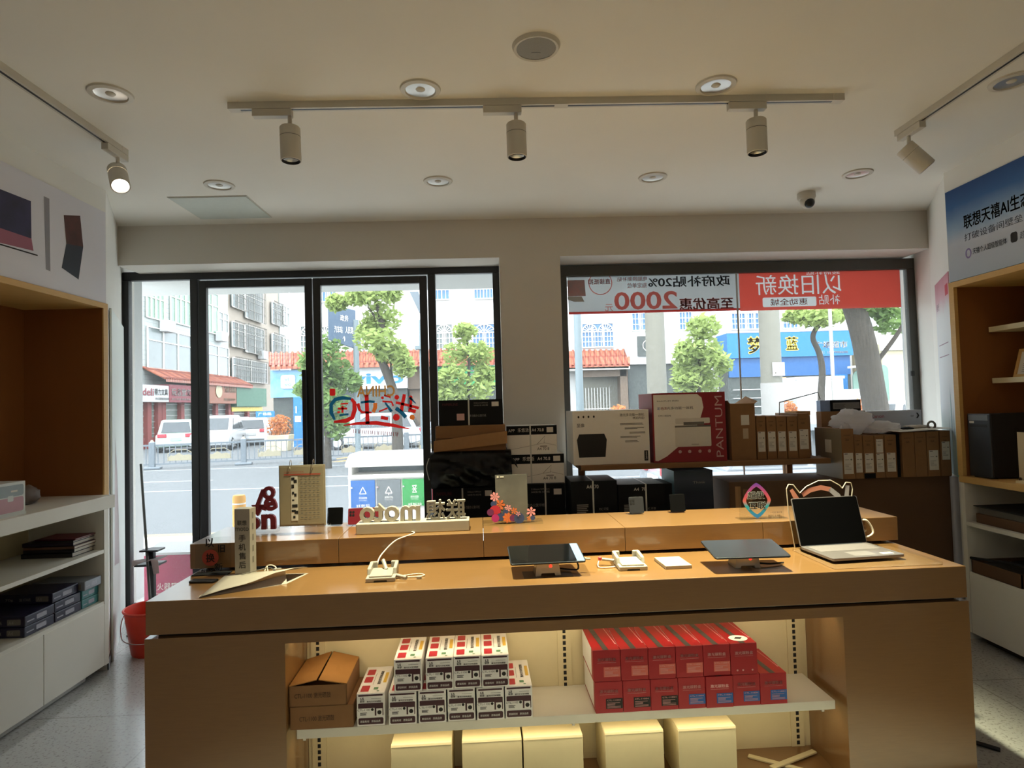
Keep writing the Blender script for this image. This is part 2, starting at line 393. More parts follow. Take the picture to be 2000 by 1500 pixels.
for x0, x1, z0, z1 in ((.502, 3.311, 2.46, 2.545), (.502, .578, 0, 2.46), (3.250, 3.311, 0, 2.46), (.578, 3.25, 0, .12)): f2.box(x0, x1, YF, YF+TH, z0, z1)
w2 = struct(f2.build('window_2', 'grey_metal', bevel=.004), 'dark grey metal frame of the large display window')
xs_ = at(1446, 700, YF).x
MB().box(.578, xs_-.002, YF+.018, YF+.026, .12, 2.46).build('pane', G_OUT, w2)
MB().box(xs_+.002, 3.25, YF+.018, YF+.026, .12, 2.46).build('pane', G_OUT, w2)
MB().box(xs_-.006, xs_+.006, YF+.012, YF+.018, .12, 2.46).build('joint_strip', 'pale_grey', w2)
MB().box(3.235, 3.262, YF-.012, YF, 1.62, 1.66).build('latch', 'dark', w2)

# ================================================================ outside
GZ = -.33
mat('asphalt', '505456', .9, var=.08, scale=4); mat('pavement', 'cdccc7', .9, var=.1, scale=6); mat('kerb_paint', '80765e', .9)
mat('line_white', '8d9090', .8); mat('road_yellow', '8a744a', .85)
mat('white_render', 'e9e8e4', .85, var=.04, scale=1.2); mat('soffit_paint', 'd9dcda', .8)
mat_tiles('tile_facade', 'd5dcd8', 'cfd8d4', 'a9b1ac', .9, .28, .012, plane='yz')
mat('beige_render', 'cdbfae', .9, var=.08, scale=1.5); mat('green_glass', '8fb59a', .25, var=.15, scale=2); mat('grey_glass', '8f9c9a', .2, var=.2, scale=1.2); mat('blue_glass', '5f93c4', .2, var=.2, scale=2)
mat_tiles('roof_tile', 'c9694a', 'd07f5c', '9a4a34', .28, .5, .05, plane='xz', offset=.5)
mat_tiles('roof_tile_side', 'c9694a', 'd07f5c', '9a4a34', .28, .5, .05, plane='yz', offset=.5)
mat('sign_white', 'e9ebea', .6); mat('sign_red', 'a5303f', .6); mat('sign_brown', 'b0653f', .6, var=.05, scale=3, stretch=(.1, .1, 6)); mat('sign_green', '57896f', .7); mat('sign_blue', '1c86d1', .5); mat('vivo_blue', '2b9be0', .5); mat('bright_green', '2fb56c', .6)
mat('sky_sign', '2f9fe6', .5, col2='bfe6fa', var=.0, scale=1.3); mat('deep_blue', '1767ad', .5); mat('yellow_letter', 'f4d541', .5)
mat('shop_dark', '4c5450', .5, var=.3, scale=3); mat('shop_red', 'a8423a', .7); mat('shop_cream', 'efe3bd', .8, var=.03, scale=1); mat('door_green', '8fb7a4', .5); mat('shop_brown', '7d6a58', .7)
mat('pole_concrete', 'a8a697', .9, var=.12, scale=7, bump=.2); mat('pole_white', 'dcdad4', .8, var=.1, scale=6); mat('pole_grey', '8fa0a6', .5, var=.04); mat('fence_grey', '7f8b94', .6); mat('fence_gold', 'b9b194', .6)
mat('car_white', 'ebeef0', .25, coat=.6); mat('car_mint', 'cfe8dc', .25, coat=.6); mat('car_blue', '2d6ba6', .3, coat=.6); mat('car_silver', 'b9c2cb', .25, coat=.6); mat('car_glass', '3d4a50', .1, spec=.8); mat('tyre', '2a2c2e', .8); mat('rim', 'c8cacc', .3, metal=.6); mat('tail_red', 'c0303c', .3); mat('plate_green', '8fd6a0', .5)
mat('bark', '5e574c', .95, var=.75, scale=16, stretch=(3, 3, .3), bump=1)
mat_thin('leaf_light', 'a3b56e', .45); mat_thin('leaf_mid', '83a060', .45); mat_thin('leaf_orange', 'd08a55', .35)

struct(MB().box(-60, 60, 4.95, 8.6, -.6, -.15).build('pavement', 'pavement'), 'pale pavement outside the shop')
struct(MB().box(-90, 90, 8.6, 95, -.7, GZ).build('street', 'asphalt'), 'pale sunlit street')
struct(MB().box(-90, 90, 8.6, 8.8, GZ, -.15).build('kerb', 'kerb_paint'), 'pavement kerb')
mk = MB()
for px in range(-14, 15, 4): mk.box(px*1.0, px+2.2, 17.4, 17.52, GZ, GZ+.004)
mk.box(-40, 40, 15.2, 15.3, GZ, GZ+.004).box(-40, 40, 21.0, 21.1, GZ, GZ+.004)
struct(mk.build('street_markings', 'line_white'), 'white road lines')
ym = MB()
for i in range(6): ym.prism([(-7+i*1.1, 22.4), (-6.6+i*1.1, 22.4), (-5.4+i*1.1, 24.6), (-5.8+i*1.1, 24.6)], GZ, GZ+.004, 'xy')
struct(ym.build('street_hatching', 'road_yellow'), 'yellow hatching on the road')
struct(MB().box(-5, 8, 4.95, 6.7, 2.745, 3.1).build('soffit', 'soffit_paint'), 'pale underside of the overhang above the shop front')
xl = at(256, 700, 5.2).x; xl2 = at(274, 700, 5.8).x
struct(MB().box(xl-.5, xl2+.02, 5.25, 5.8, -.15, 2.745).build('pillar_left', 'soffit_paint'), 'outer pillar left of the shop door')
xr = at(1764, 700, 5.8).x
pr = struct(MB().box(xr, xr+.7, 5.3, 5.8, -.15, 2.745).build('pillar_right', 'soffit_paint'), 'outer pillar right of the window')
nb = MB().at(FR((0, 5.298, 0), (1, 0, 0), (0, 0, 1))); a = at(1766, 655, 5.3); b = at(1774, 717, 5.3)
MB().box(xr+.02, xr+.16, 5.285, 5.3, b.z, a.z).build('notice_sheet', 'pale_grey', pr)

def along(A, B):
    """upright plate frame from A to B, x along it, y up, facing the viewer side"""
    d = V((B[0]-A[0], B[1]-A[1], 0)); return FR((A[0], A[1], A[2] if len(A) > 2 else 0), d, (0, 0, 1)), d.length
def window_grid(mb, x0, x1, z0, z1, y, nx, t=.05):
    for i in range(nx+1): x = x0+(x1-x0)*i/nx; mb.box(x-t/2, x+t/2, y-.08, y, z0, z1)
    mb.box(x0, x1, y-.08, y, z0-t, z0).box(x0, x1, y-.08, y, z1, z1+t)

# --- white building across the street, facing the shop (Y = 34)
YB = 34.0
def P34(px, py): return at(px, py, YB)
bx0 = P34(568, 700).x
bw = thing('white_building', 'long white rendered building across the street with grilled windows', 'building', (0, YB, 0))
MB().box(bx0, P34(1664, 700).x, 0, 8, GZ, 15).build('wall', 'white_render', bw)
def bwin(px0, py0, px1, py1, nx, arch=0, glass='blue_glass'):
    A = P34(px0, py1); B = P34(px1, py0)
    w_ = MB().box(A.x, B.x, -.03, .02, A.z, B.z).build('window', glass, bw)
    g = MB(); window_grid(g, A.x, B.x, A.z, B.z, -.03, nx, .06)
    n = int((B.x-A.x)/.17)
    top = B.z
    if arch:
        top = A.z+(B.z-A.z)*.66; g.box(A.x, B.x, -.12, -.08, top-.03, top+.03)
        for h in range(arch):
            cx = A.x+(B.x-A.x)*(h+.5)/arch; R_ = (B.x-A.x)/arch*.46; hz = B.z-top
            for k in range(9):
                a = PI*k/8; g.tube([(cx+R_*.25*math.cos(a), -.1, top+hz*.25*math.sin(a)), (cx+R_*math.cos(a), -.1, top+hz*.95*math.sin(a))], .022, 4)
            g.tube([(cx+R_*math.cos(PI*k/10), -.1, top+hz*.95*math.sin(PI*k/10)) for k in range(11)], .03, 4)
    for i in range(1, n): x = A.x+(B.x-A.x)*i/n; g.box(x-.016, x+.016, -.12, -.09, A.z, top)
    for q in (.33, .66): g.box(A.x, B.x, -.12, -.09, A.z+(top-A.z)*q-.015, A.z+(top-A.z)*q+.015)
    g.build('window_grille', 'white_gloss', w_)
for a in ((588, 637, 650, 690, 4, 2), (700, 637, 747, 685, 2, 2), (852, 634, 884, 682, 2, 1), (924, 633, 968, 682, 2, 1), (1137, 632, 1197, 678, 3, 2)): bwin(*a, glass='grey_glass' if a[0] < 900 else 'blue_glass')
for a in ((1234, 612, 1266, 645, 2), (1326, 610, 1350, 644, 2), (1428, 612, 1486, 643, 4), (1528, 611, 1556, 641, 2)): bwin(*a)
for a in ((624, 530, 657, 589, 2), (848, 530, 877, 585, 2), (926, 530, 962, 583, 2)): bwin(*a)
# lower shops: tiled roof over shop signs
def roof(pxs, front, name='roof_canopy'):
    """sloping tile roof between pixel columns, ridge row and eave row given"""
    x0, x1, yr, ye = pxs; sl = (x1-x0)*.02; E0 = at(x0, ye, YB-front); E1 = at(x1, ye-sl, YB-front); R0 = P34(x0, yr); R1 = P34(x1, yr-sl)
    r = MB().add([(E0.x, -front, E0.z), (E1.x, -front, E1.z), (R1.x, -.02, R1.z), (R0.x, -.02, R0.z), (E0.x, -front, E0.z-.14), (E1.x, -front, E1.z-.14), (R1.x, -.02, R1.z-.3), (R0.x, -.02, R0.z-.3)],
                 [(0, 1, 2, 3), (4, 5, 1, 0), (5, 6, 2, 1), (7, 4, 0, 3), (4, 7, 6, 5)])
    k = int((E1.x-E0.x)/.28)
    for i in range(k+1):
        e_ = E0.lerp(E1, i/k); q_ = R0.lerp(R1, i/k); r.cyl((e_.x, -front, e_.z+.03), (q_.x, -.02, q_.z+.03), .07, n=6)
    return r.build(name, 'roof_tile', bw)
roof((528, 968, 690, 716), 1.6); roof((1108, 1228, 686, 716), 1.5)
MB().box(at(1108, 700, YB-1.5).x, at(1230, 700, YB-1.5).x, -1.5, -.02, at(1170, 722, YB-1.5).z, at(1170, 716, YB-1.5).z-.02).build('eave_board', 'white_gloss', bw)
# gate under the second roof
g0, g1 = at(1139, 790, YB-.7), at(1222, 722, YB-.9)
MB().box(g0.x, g1.x, -.3, -.02, GZ, g1.z).build('gate_recess', 'pole_concrete', bw)
gp = MB().box(g1.x-.35, g1.x+.05, -1.1, -.3, GZ, g1.z).box(g0.x, g1.x, -1.1, -.8, g1.z-.35, g1.z); gp.build('gate_post', 'shop_brown', bw)
gg = MB()
for i in range(9): x = g0.x+.2+i*.16; gg.box(x-.02, x+.02, -.4, -.36, GZ, g1.z-.9)
for z in (.6, 1.2): gg.box(g0.x+.1, g0.x+1.6, -.41, -.35, z-.02, z+.02)
gg.build('gate_grille', 'pale_grey', bw)
def shop(name, label, px0, px1, ptop, pbot, sm, front=1.2, body='shop_dark', writing=(), wm='ink_white'):
    """one shop unit on the white building: its sign board and its shop window"""
    A = at(px0, pbot, YB-front); B = at(px1, ptop, YB-front); mid = (A.x+B.x)/2
    t = thing(name, label, 'shop', (mid, YB-.02, GZ)); x0, x1 = A.x-mid, B.x-mid
    MB().box(x0, x1, -front, -.0, A.z-GZ, B.z-GZ).build('sign_board', sm, t)
    MB().box(x0+.05, x1-.05, -front+.25, -.0, .3, A.z-GZ).build('shop_window', body, t)
    MB().box(x0+.05, x1-.05, -front+.15, -.0, 0, .3).build('shop_sill', 'pale_grey', t)
    for k, (txt, f0, f1, h0, h1, mt) in enumerate(writing):
        mb = MB().at(front_at(-front)); mb.text(txt, x0+(x1-x0)*f0, x0+(x1-x0)*f1, A.z-GZ+(B.z-A.z)*h0, A.z-GZ+(B.z-A.z)*h1, .03, .05 if mt == 'yellow_letter' else .025)
        mb.build('sign_lettering', mt, t)
    return t, x0, x1, A.z-GZ, B.z-GZ
def front_at(y): return front(y)
t, x0, x1, z0, z1 = shop('phone_shop', 'pale blue corner shop with white square on its fascia', 529, 602, 722, 777, 'sky_sign', 1.3)
mb = MB().at(front(-1.3)); mb.rrect(x0+(x1-x0)*.28, x0+(x1-x0)*.66, z0+.45, z1-.25, .12, .05); mb.build('fascia_emblem', 'sign_white', t)
mb = MB().at(front(-1.3)); mb.text('vi\nvo', x0+(x1-x0)*.37, x0+(x1-x0)*.57, z0+.58, z1-.38, .06, .03); mb.build('sign_lettering', 'sky_sign', t)
pl = MB().box(x0+(x1-x0)*.60, x0+(x1-x0)*.86, -1.34, -.6, 0, z0); plo = pl.build('pier', 'sign_blue', t)
mb = MB().at(front(-1.34)); mb.rect(x0+(x1-x0)*.64, x0+(x1-x0)*.80, 1.3, 1.6, .02); mb.text('1', x0+(x1-x0)*.66, x0+(x1-x0)*.69, 1.75, 2.1, .02); mb.build('pier_notice', 'ink_white', t)
shop('phone_shop', 'white fronted shop with large sky blue lettering, seen through right door leaf', 603, 795, 716, 763, 'sign_white', 1.2, writing=(('vivo', .42, .96, .24, .72, 'vivo_blue'),))
shop('shuttered_shop', 'brown shuttered shop between white sign and green sign', 797, 850, 716, 760, 'shop_brown', .9, 'shop_brown')
shop('green_shop', 'shop with bright green sign behind a young tree', 851, 968, 714, 756, 'bright_green', 1.2, writing=(('云', .52, .66, .3, .8, 'ink_white'),))
shop('boutique', 'white shop with dark square panel beside concrete pole', 1226, 1345, 655, 712, 'sign_white', .8, 'shop_dark')
A = at(1246, 696, YB-.94); B = at(1278, 656, YB-.94)
t = thing('hanging_panel', 'dark grey square sign with white circle on white shop', 'sign', (A.x, YB-.86, A.z))
MB().box(0, B.x-A.x, -.08, .0, 0, B.z-A.z).build('board', 'shop_dark', t)
mb = MB().at(front(-.08)); q = (B.x-A.x); po = [(q*.62+.33*q*math.cos(2*PI*i/24), q*.62+.33*q*math.sin(2*PI*i/24)) for i in range(24)]; pi_ = [(q*.62+.30*q*math.cos(2*PI*i/24), q*.62+.30*q*math.sin(2*PI*i/24)) for i in range(24)]
mb.ring(po, pi_, .02); mb.text('N', q*.5, q*.74, q*.44, q*.8, .02); mb.build('sign_lettering', 'ink_white', t)
t, x0, x1, z0, z1 = shop('supermarket', 'supermarket with wide blue sign and yellow brush characters', 1421, 1664, 645, 700, 'sign_blue', 1.6, 'shop_dark', writing=(('梦', .155, .275, .14, .86, 'yellow_letter'), ('蓝', .46, .565, .25, .82, 'yellow_letter'), ('广场超市', .69, .955, .30, .58, 'ink_white'), ('电话：15879900698', .70, .955, .08, .2, 'ink_white')))
MB().box(x0, x1, -1.62, -1.5, z1, z1+.12).build('sign_rim', 'shop_cream', t)
MB().box(x0+.1, x1-.1, -1.45, -.9, z0-1.0, z0).build('blue_fascia', 'deep_blue', t)
MB().box(x1-1.1, x1-.3, -1.5, -.8, .3, z0-1.0).build('blue_pier', 'sign_blue', t)
sh = MB()
for k in range(5): sh.box(x0+.3, x0+3.0, -1.42, -1.36, .5+k*.45, .54+k*.45)
sh.build('display_shelf', 'sign_white', t)
pst = MB().box(x0+2.1, x0+3.1, -1.5, -1.44, .35, z0-1.05).build('poster', mat('poster_orange', 'e8c9a0', .6, col2='e2a25a', var=.0, scale=1.5), t)
# cream building far right
t = thing('cream_building', 'cream walled building with arched green doors on the far right', 'building', (P34(1668, 700).x, 31.5, GZ))
hz = at(1700, 672, 31.5).z-GZ
MB().box(0, 14, 0, 6, 0, hz).build('wall', 'shop_cream', t)
MB().box(-.1, 14, -.15, 0, hz-.35, hz).build('cornice', 'sign_white', t)
MB().box(.4, 14, 1.2, 6, hz, hz+9).build('upper_wall', 'white_render', t)
for p0, p1, pt in ((1667, 1693, 722), (1715, 1733, 712)):
    A = at(p0, 780, 31.5); B = at(p1, pt, 31.5); ox = P34(1668, 700).x; xx0, xx1 = A.x-ox, B.x-ox; zt = B.z-GZ; r_ = (xx1-xx0)/2
    pts = [(xx0, 0), (xx1, 0)]+[((xx0+xx1)/2+r_*math.cos(PI*i/10), zt-r_+r_*math.sin(PI*i/10)) for i in range(11)]
    MB().prism(pts, -.06, .02, 'xz').build('arched_door', 'door_green', t)
aw = MB().box(at(1655, 715, 31.5).x-P34(1668, 700).x, at(1700, 715, 31.5).x-P34(1668, 700).x, -.9, 0, at(1680, 719, 31.5).z-GZ, at(1680, 715, 31.5).z-GZ).build('awning', 'white_gloss', t)

# --- tiled building on the side street to the left (its front runs away from us at X = -17)
XS = -20.0
def PX(px, py, out=0):
    d = ray(px, py); k = (XS+out)/d.x
    return V((XS+out, d.y*k, d.z*k+EYE))
ye = PX(566, 700).y; ys = 31.0; ym_ = PX(446, 700).y
t = thing('tiled_building', 'white tiled building with green windows on the side street at left', 'building', (XS, ys, GZ))
MB().box(-8, 0, 0, ym_-ys, 0, 15).build('wall', 'tile_facade', t)
MB().box(-8, -.15, ym_-ys, ye-ys, 0, 15).build('rear_wall', 'beige_render', t)
MB().box(-.3, -.05, ye-ys-2.6, ye-ys, 0, 15).build('end_wall', 'tile_facade', t)
def swin(px0, px1, pt, pb, glass, nx=3, grille=False, depth=.0):
    a = PX(px0, (pt+pb)/2).y-ys; b = PX(px1, (pt+pb)/2).y-ys; zt = PX((px0+px1)/2, pt).z-GZ; zb = PX((px0+px1)/2, pb).z-GZ
    w_ = MB().box(-.06, .04+depth, a, b, zb, zt).build('window', glass, t); g = MB()
    for i in range(nx+1): y = a+(b-a)*i/nx; g.box(.04+depth, .1+depth, y-.04, y+.04, zb, zt)
    g.box(.04+depth, .1+depth, a, b, zb-.06, zb).box(.04+depth, .1+depth, a, b, zt, zt+.06).box(.04+depth, .1+depth, a, b, zb+(zt-zb)*.68, zb+(zt-zb)*.68+.05)
    g.build('window_frame', 'white_gloss', w_)
    if grille:
        g = MB(); n = int((b-a)/.22)
        for i in range(n+1): y = a+(b-a)*i/n; g.box(.3, .33, y-.016, y+.016, zb-.1, zt+.1)
        for k in range(5): z = zb-.1+(zt-zb+.2)*k/4; g.box(.28, .34, a, b, z-.016, z+.016)
        g.build('window_grille', 'ink_grey', w_)
swin(284, 319, 566, 622, 'green_glass', 4); swin(331, 370, 564, 632, 'green_glass', 4); swin(386, 425, 570, 648, 'green_glass', 3); swin(424, 444, 612, 652, 'grey_glass', 2)
swin(286, 372, 648, 722, 'grey_glass', 3); swin(380, 445, 675, 732, 'grey_glass', 3)
for a in ((452, 476, 560, 602), (478, 512, 565, 625), (452, 476, 632, 678), (478, 514, 640, 690), (530, 548, 594, 634), (552, 563, 600, 634), (530, 550, 655, 696), (552, 563, 662, 698), (453, 520, 705, 745)): swin(*a, 'grey_glass', 2, a[0] < 550)
ac = [(318, 638), (425, 658), (508, 694)]
for px, py in ac:
    p = PX(px, py); u_ = MB().box(0, .5, -.5, .5, -.35, .35); u_.build('air_conditioner', 'sign_white', t, loc=(.05 if px < 500 else .0, p.y-ys, p.z-GZ), bevel=.03)
# its row of shops under a tile canopy
def srow(px0, px1, pt, pb): a = PX(px0, 760).y-ys; b = PX(px1, 760).y-ys; return a, b, PX((px0+px1)/2, pb).z-GZ, PX((px0+px1)/2, pt).z-GZ
a, b, zb, zt = srow(279, 461, 728, 750)
rf = MB().add([(0, a, zt), (0, b, zt), (1.3, b, zb+.05), (1.3, a, zb+.05), (1.3, a, zb-.1), (1.3, b, zb-.1)], [(0, 1, 2, 3), (3, 2, 5, 4)])
for i in range(60): y = a+(b-a)*i/59; rf.cyl((0, y, zt+.03), (1.3, y, zb+.08), .07, n=6)
rf.build('roof_canopy', 'roof_tile_side', t)
def sshop(name, label, px0, px1, pt, pb, sm, body, writing):
    A = PX(px0, 770, 1.15); B = PX(px1, 770, 1.15); zt = PX((px0+px1)/2, pt, 1.15).z-GZ; zb = PX((px0+px1)/2, pb, 1.15).z-GZ; ln = B.y-A.y
    q = thing(name, label, 'shop', (XS+.02, A.y, GZ))
    MB().box(0, 1.15, 0, ln, zb, zt).build('sign_board', sm, q)
    MB().box(0, .5, .05, ln-.05, .6, zb).build('shop_window', body, q)
    MB().box(0, .6, .0, ln, 0, .6).build('shop_sill', 'shop_red', q)
    p = MB()
    for y in (0, ln*.5, ln-.4): p.box(0, .75, y, y+.4, 0, zb)
    p.build('shop_post', 'shop_red', q)
    g = MB()
    for k in range(6): g.box(.5, .54, .2, ln-.2, .8+k*.33, .84+k*.33)
    g.build('display_shelf', 'pale_grey', q)
    for txt, f0, f1, h0, h1, mt in writing:
        mb = MB().at(rightf(1.16)); mb.text(txt, ln*f0, ln*f1, zb+(zt-zb)*h0, zb+(zt-zb)*h1, .02, .02); mb.build('sign_lettering', mt, q)
    return q, ln, zb, zt
mat('shelf_goods', '9aa79c', .6, var=.5, scale=5)
sshop('stationery_shop', 'stationery shop with white sign and red letters at the corner', 272, 329, 752, 785, 'sign_white', 'shelf_goods', (('deli', .08, .45, .36, .8, 'sign_red'), ('得力文具', .47, .95, .40, .8, 'ink'), ('办公装备供应商', .5, .98, .12, .28, 'ink_grey')))
sshop('toy_shop', 'stationery and toy shop with dark red sign', 330, 398, 753, 786, 'sign_red', 'shelf_goods', (('玩名堂文具玩', .05, .85, .36, .8, 'ink_white'), ('办公用品 体育用品 玩具批发', .05, .85, .12, .24, 'ink_white')))
q, ln, zb, zt = sshop('toy_shop', 'shop with orange brown slatted sign and white cartoon shape', 399, 461, 745, 788, 'sign_brown', 'shop_dark', (('文具 玩具城', .60, .97, .5, .82, 'shop_cream'), ('电话 5888 5999', .58, .95, .12, .26, 'shop_cream')))
mb = MB().at(rightf(1.16)); mb.disc(ln*.42, zb+(zt-zb)*.56, ln*.10, .02, ry=(zt-zb)*.3); mb.build('sign_emblem', 'shop_cream', q)
q, ln, zb, zt = sshop('awning_shop', 'shop with plain green sheet sign beside the orange brown sign', 462, 520, 757, 794, 'sign_green', 'shop_dark', ())
MB().box(-.01, .8, 0, ln, zb-.35, zb-.02).build('yellow_lintel', 'yellow_letter', q)

# --- cars
def car(name, label, loc, rz, body, L_=4.4, H=1.55, W_=1.78, plate='sign_white', suv=True):
    t = thing(name, label, 'car', loc, rz)
    h2 = L_/2; bl = H*.56
    lo = [(-h2, .32), (-h2+.05, .75), (-h2+.12, bl), (h2-1.1, bl), (h2-.2, bl-.12), (h2, .6), (h2-.03, .3), (h2-.4, .22), (-h2+.3, .22)]
    MB().prism(lo, -W_/2, W_/2).build('body', body, t, bevel=.08, seg=3, smooth=40)
    rx = -h2+.15 if suv else -h2+.75
    cab = [(rx+.05, bl-.02), (rx+.42, H-.04), (rx+.7, H), (h2-2.2, H), (h2-1.75, H-.08), (h2-1.0, bl-.02)]
    m_ = MB(); n = len(cab); iw = W_/2-.06; tw = W_/2-.22
    vs = [(x, -(iw if z < bl else tw), z) for x, z in cab]+[(x, (iw if z < bl else tw), z) for x, z in cab]
    m_.add(vs, [tuple(range(n)), tuple(range(2*n-1, n-1, -1))]+[(i, i+n, (i+1) % n+n, (i+1) % n) for i in range(n)]); m_.build('cabin', body, t, bevel=.05, seg=2, smooth=40)
    g = MB()
    def side(pts, s): g.add([(x, s*((iw+(tw-iw)*(z-bl)/(H-bl))+.012), z) for x, z in pts], [tuple(range(len(pts)))])
    for s in (-1, 1):
        side([(rx+.28, bl+.06), (rx+.55, H-.14), (rx+1.2, H-.13), (rx+1.2, bl+.06)], s); side([(rx+1.28, bl+.06), (rx+1.28, H-.13), (h2-2.2, H-.13), (h2-1.35, bl+.06)], s)
    wd = tw-.06
    g.add([(rx+.06, -wd-.05, bl+.08), (rx+.06, wd+.05, bl+.08), (rx+.34, wd-.04, H-.12), (rx+.34, -wd+.04, H-.12)], [(0, 1, 2, 3)])
    g.add([(h2-1.04, -wd-.04, bl+.06), (h2-1.04, wd+.04, bl+.06), (h2-1.64, wd-.02, H-.14), (h2-1.64, -wd+.02, H-.14)], [(0, 3, 2, 1)])
    g.build('window', 'car_glass', t)
    for x in (-h2+.85, h2-.9):
        for s in (-1, 1):
            w_ = MB(); yy = s*(W_/2-.1); w_.cyl((x, yy-.11, .33), (x, yy+.11, .33), .33, n=24); wo = w_.build('wheel', 'tyre', t, bevel=.03)
            r = MB(); r.cyl((x, yy+s*.11, .33), (x, yy+s*.13, .33), .2, n=20)
            for k in range(5): a = 2*PI*k/5; r.box(x-.03, x+.03, min(yy+s*.1, yy+s*.135), max(yy+s*.1, yy+s*.135), .33, .34)
            r.build('rim', 'rim', wo)
    for s in (-1, 1):
        MB().box(-h2+.0, -h2+.1, s*(W_/2-.28)-.2, s*(W_/2-.28)+.2, .74, .92).build('tail_light', 'tail_red', t, bevel=.03)
        MB().box(h2-.2, h2-.04, s*(W_/2-.3)-.2, s*(W_/2-.3)+.2, .62, .78).build('headlight', 'sign_white', t, bevel=.03)
    MB().box(-h2+.0, -h2+.035, -.24, .24, .58, .72).build('number_plate', plate, t)
    return t
def gcar(px, Y): p = at(px, 800, Y); return (p.x, p.y, GZ)
car('small_car', 'mint and white small car seen from behind, green number plate', gcar(348, 32.5), PI*.5+.40, 'car_mint', 3.6, 1.6, 1.75, 'plate_green')
car('white_suv', 'white multi-purpose car facing the shop beside a black door post', gcar(428, 33), -PI*.5+.2, 'car_white', 4.5, 1.75, 1.8)
car('blue_car', 'blue car half hidden between two white cars', gcar(466, 41), PI*.5, 'car_blue', 4.2, 1.6, 1.75)
car('white_car', 'white hatchback seen from behind with red tail lights near orange bush', gcar(497, 37.5), PI*.5+.28, 'car_white', 4.3, 1.55, 1.8)
car('white_suv', 'long white car seen side-on behind the railing through right door leaf', gcar(728, 30), PI, 'car_white', 4.75, 1.65, 1.85)
car('dark_car', 'silver car side-on at the right edge of the right door leaf', gcar(918, 30.2), 0, 'car_silver', 4.4, 1.6, 1.8)
car('silver_car', 'silver car parked close outside the display window behind tree trunk', (4.6, 9.35, -.33), .02, 'car_silver', 4.6, 1.48, 1.8, suv=False)
car('parked_car', 'white car beyond the tree trunk near the cream building', gcar(1790, 24), .3, 'car_white', 4.5, 1.6, 1.8)
# box van
t = thing('box_van', 'plain white box van standing in front of the supermarket', 'van', (at(1603, 800, 27).x, 27, GZ))
x0 = at(1556, 760, 27).x-t.location.x; x1 = at(1648, 760, 27).x-t.location.x; zt = at(1600, 735, 27).z-GZ
MB().box(x0, x1, 0, 2.0, .7, zt).build('cargo_box', 'car_white', t, bevel=.03)
MB().box(x0-.05, x1+.05, -.03, .04, zt-.12, zt).build('trim_rail', 'pale_grey', t)
MB().box(x1, x1+1.3, .1, 1.9, .5, zt-.6).build('cab', 'car_white', t, bevel=.12)
for x in (x0+.5, x1+.4):
    for y in (.1, 1.7): MB().cyl((x, y, .35), (x, y+.22, .35), .35, n=20).build('wheel', 'tyre', t)

# --- median railing
FA = V((-11.66, 21.6, GZ)); FB = V((-3.41, 24.0, GZ)); fd = (FB-FA)/3
def rail_span(i):
    A = FA+fd*i; n_ = fd.length; ang = math.atan2(fd.y, fd.x)
    t = thing('road_railing', '', 'railing', A, ang, 'grey road railing in the middle of the street')
    p = MB().box(-.09, .09, -.09, .09, .05, .92).build('post', 'fence_grey', t, bevel=.02)
    MB().box(-.28, .28, -.2, .2, 0, .09).build('post_foot', 'fence_grey', t, bevel=.03)
    MB().cyl((0, 0, .92), (0, 0, .99), .07, .03).build('post_cap', 'fence_gold', t)
    r = MB().box(.09, n_-.09, -.025, .025, .78, .84).box(.09, n_-.09, -.02, .02, .14, .19).build('rail', 'fence_grey', t)
    b = MB()
    for k in range(1, 16): x = n_*k/16; b.box(x-.013, x+.013, -.013, .013, .19, .78)
    b.build('bars', 'fence_grey', t)
    for c in (.30, .72):
        g = MB(); x = n_*c; g.prism([(x-.36, .26), (x+.36, .26), (x+.36, .40), (x+.25, .46), (x+.1, .43), (x-.05, .52), (x-.2, .42), (x-.3, .45), (x-.36, .38)], -.02, .02); g.tube([(x-.38, 0, .25), (x-.38, 0, .5), (x-.2, 0, .62), (x+.2, 0, .62), (x+.38, 0, .5), (x+.38, 0, .25)], .014, 6); g.build('ornament', 'fence_gold', t)
    return t
labs = ['grey road railing span left of the first door post', 'grey road railing span in front of the white hatchback', 'grey road railing span in front of the long white car', 'grey road railing span behind the stacked cartons', 'grey road railing span at far left edge of the glass']
for k, i in enumerate((0, 1, 2, 3, -1)): rail_span(i)['label'] = labs[k]

# --- street furniture
def P(px, py, Y): return at(px, py, Y)
t = thing('road_sign', 'large blue and white direction board on a grey pole', 'road sign', (at(696, 700, 20).x, 20, GZ))
zt = at(696, 625, 20).z-GZ
MB().cyl((0, 0, 0), (0, 0, zt), .09, n=12).build('pole', 'pole_grey', t)
A = at(652, 640, 20); x0 = A.x-t.location.x; zz0 = at(670, 682, 20).z-GZ; zz1 = at(670, 598, 20).z-GZ
mat('board_blue', '5d7590', .5)
MB().add([(x0, -.65, zz0+.25), (0, .0, zz0), (0, 0, zz1-.15), (x0, -.65, zz1), (x0-.05, -.5, zz0+.25), (-.05, .15, zz0), (-.05, .15, zz1-.15), (x0-.05, -.5, zz1)], [(0, 1, 2, 3), (7, 6, 5, 4), (0, 4, 5, 1), (1, 5, 6, 2), (2, 6, 7, 3), (3, 7, 4, 0)]).build('board', 'board_blue', t)
F_ = FR((x0, -.66, zz0), (-x0, .65, 0), (0, 0, 1)); Ld = math.hypot(x0, .65)
mb = MB().at(F_); hh = zz1-zz0
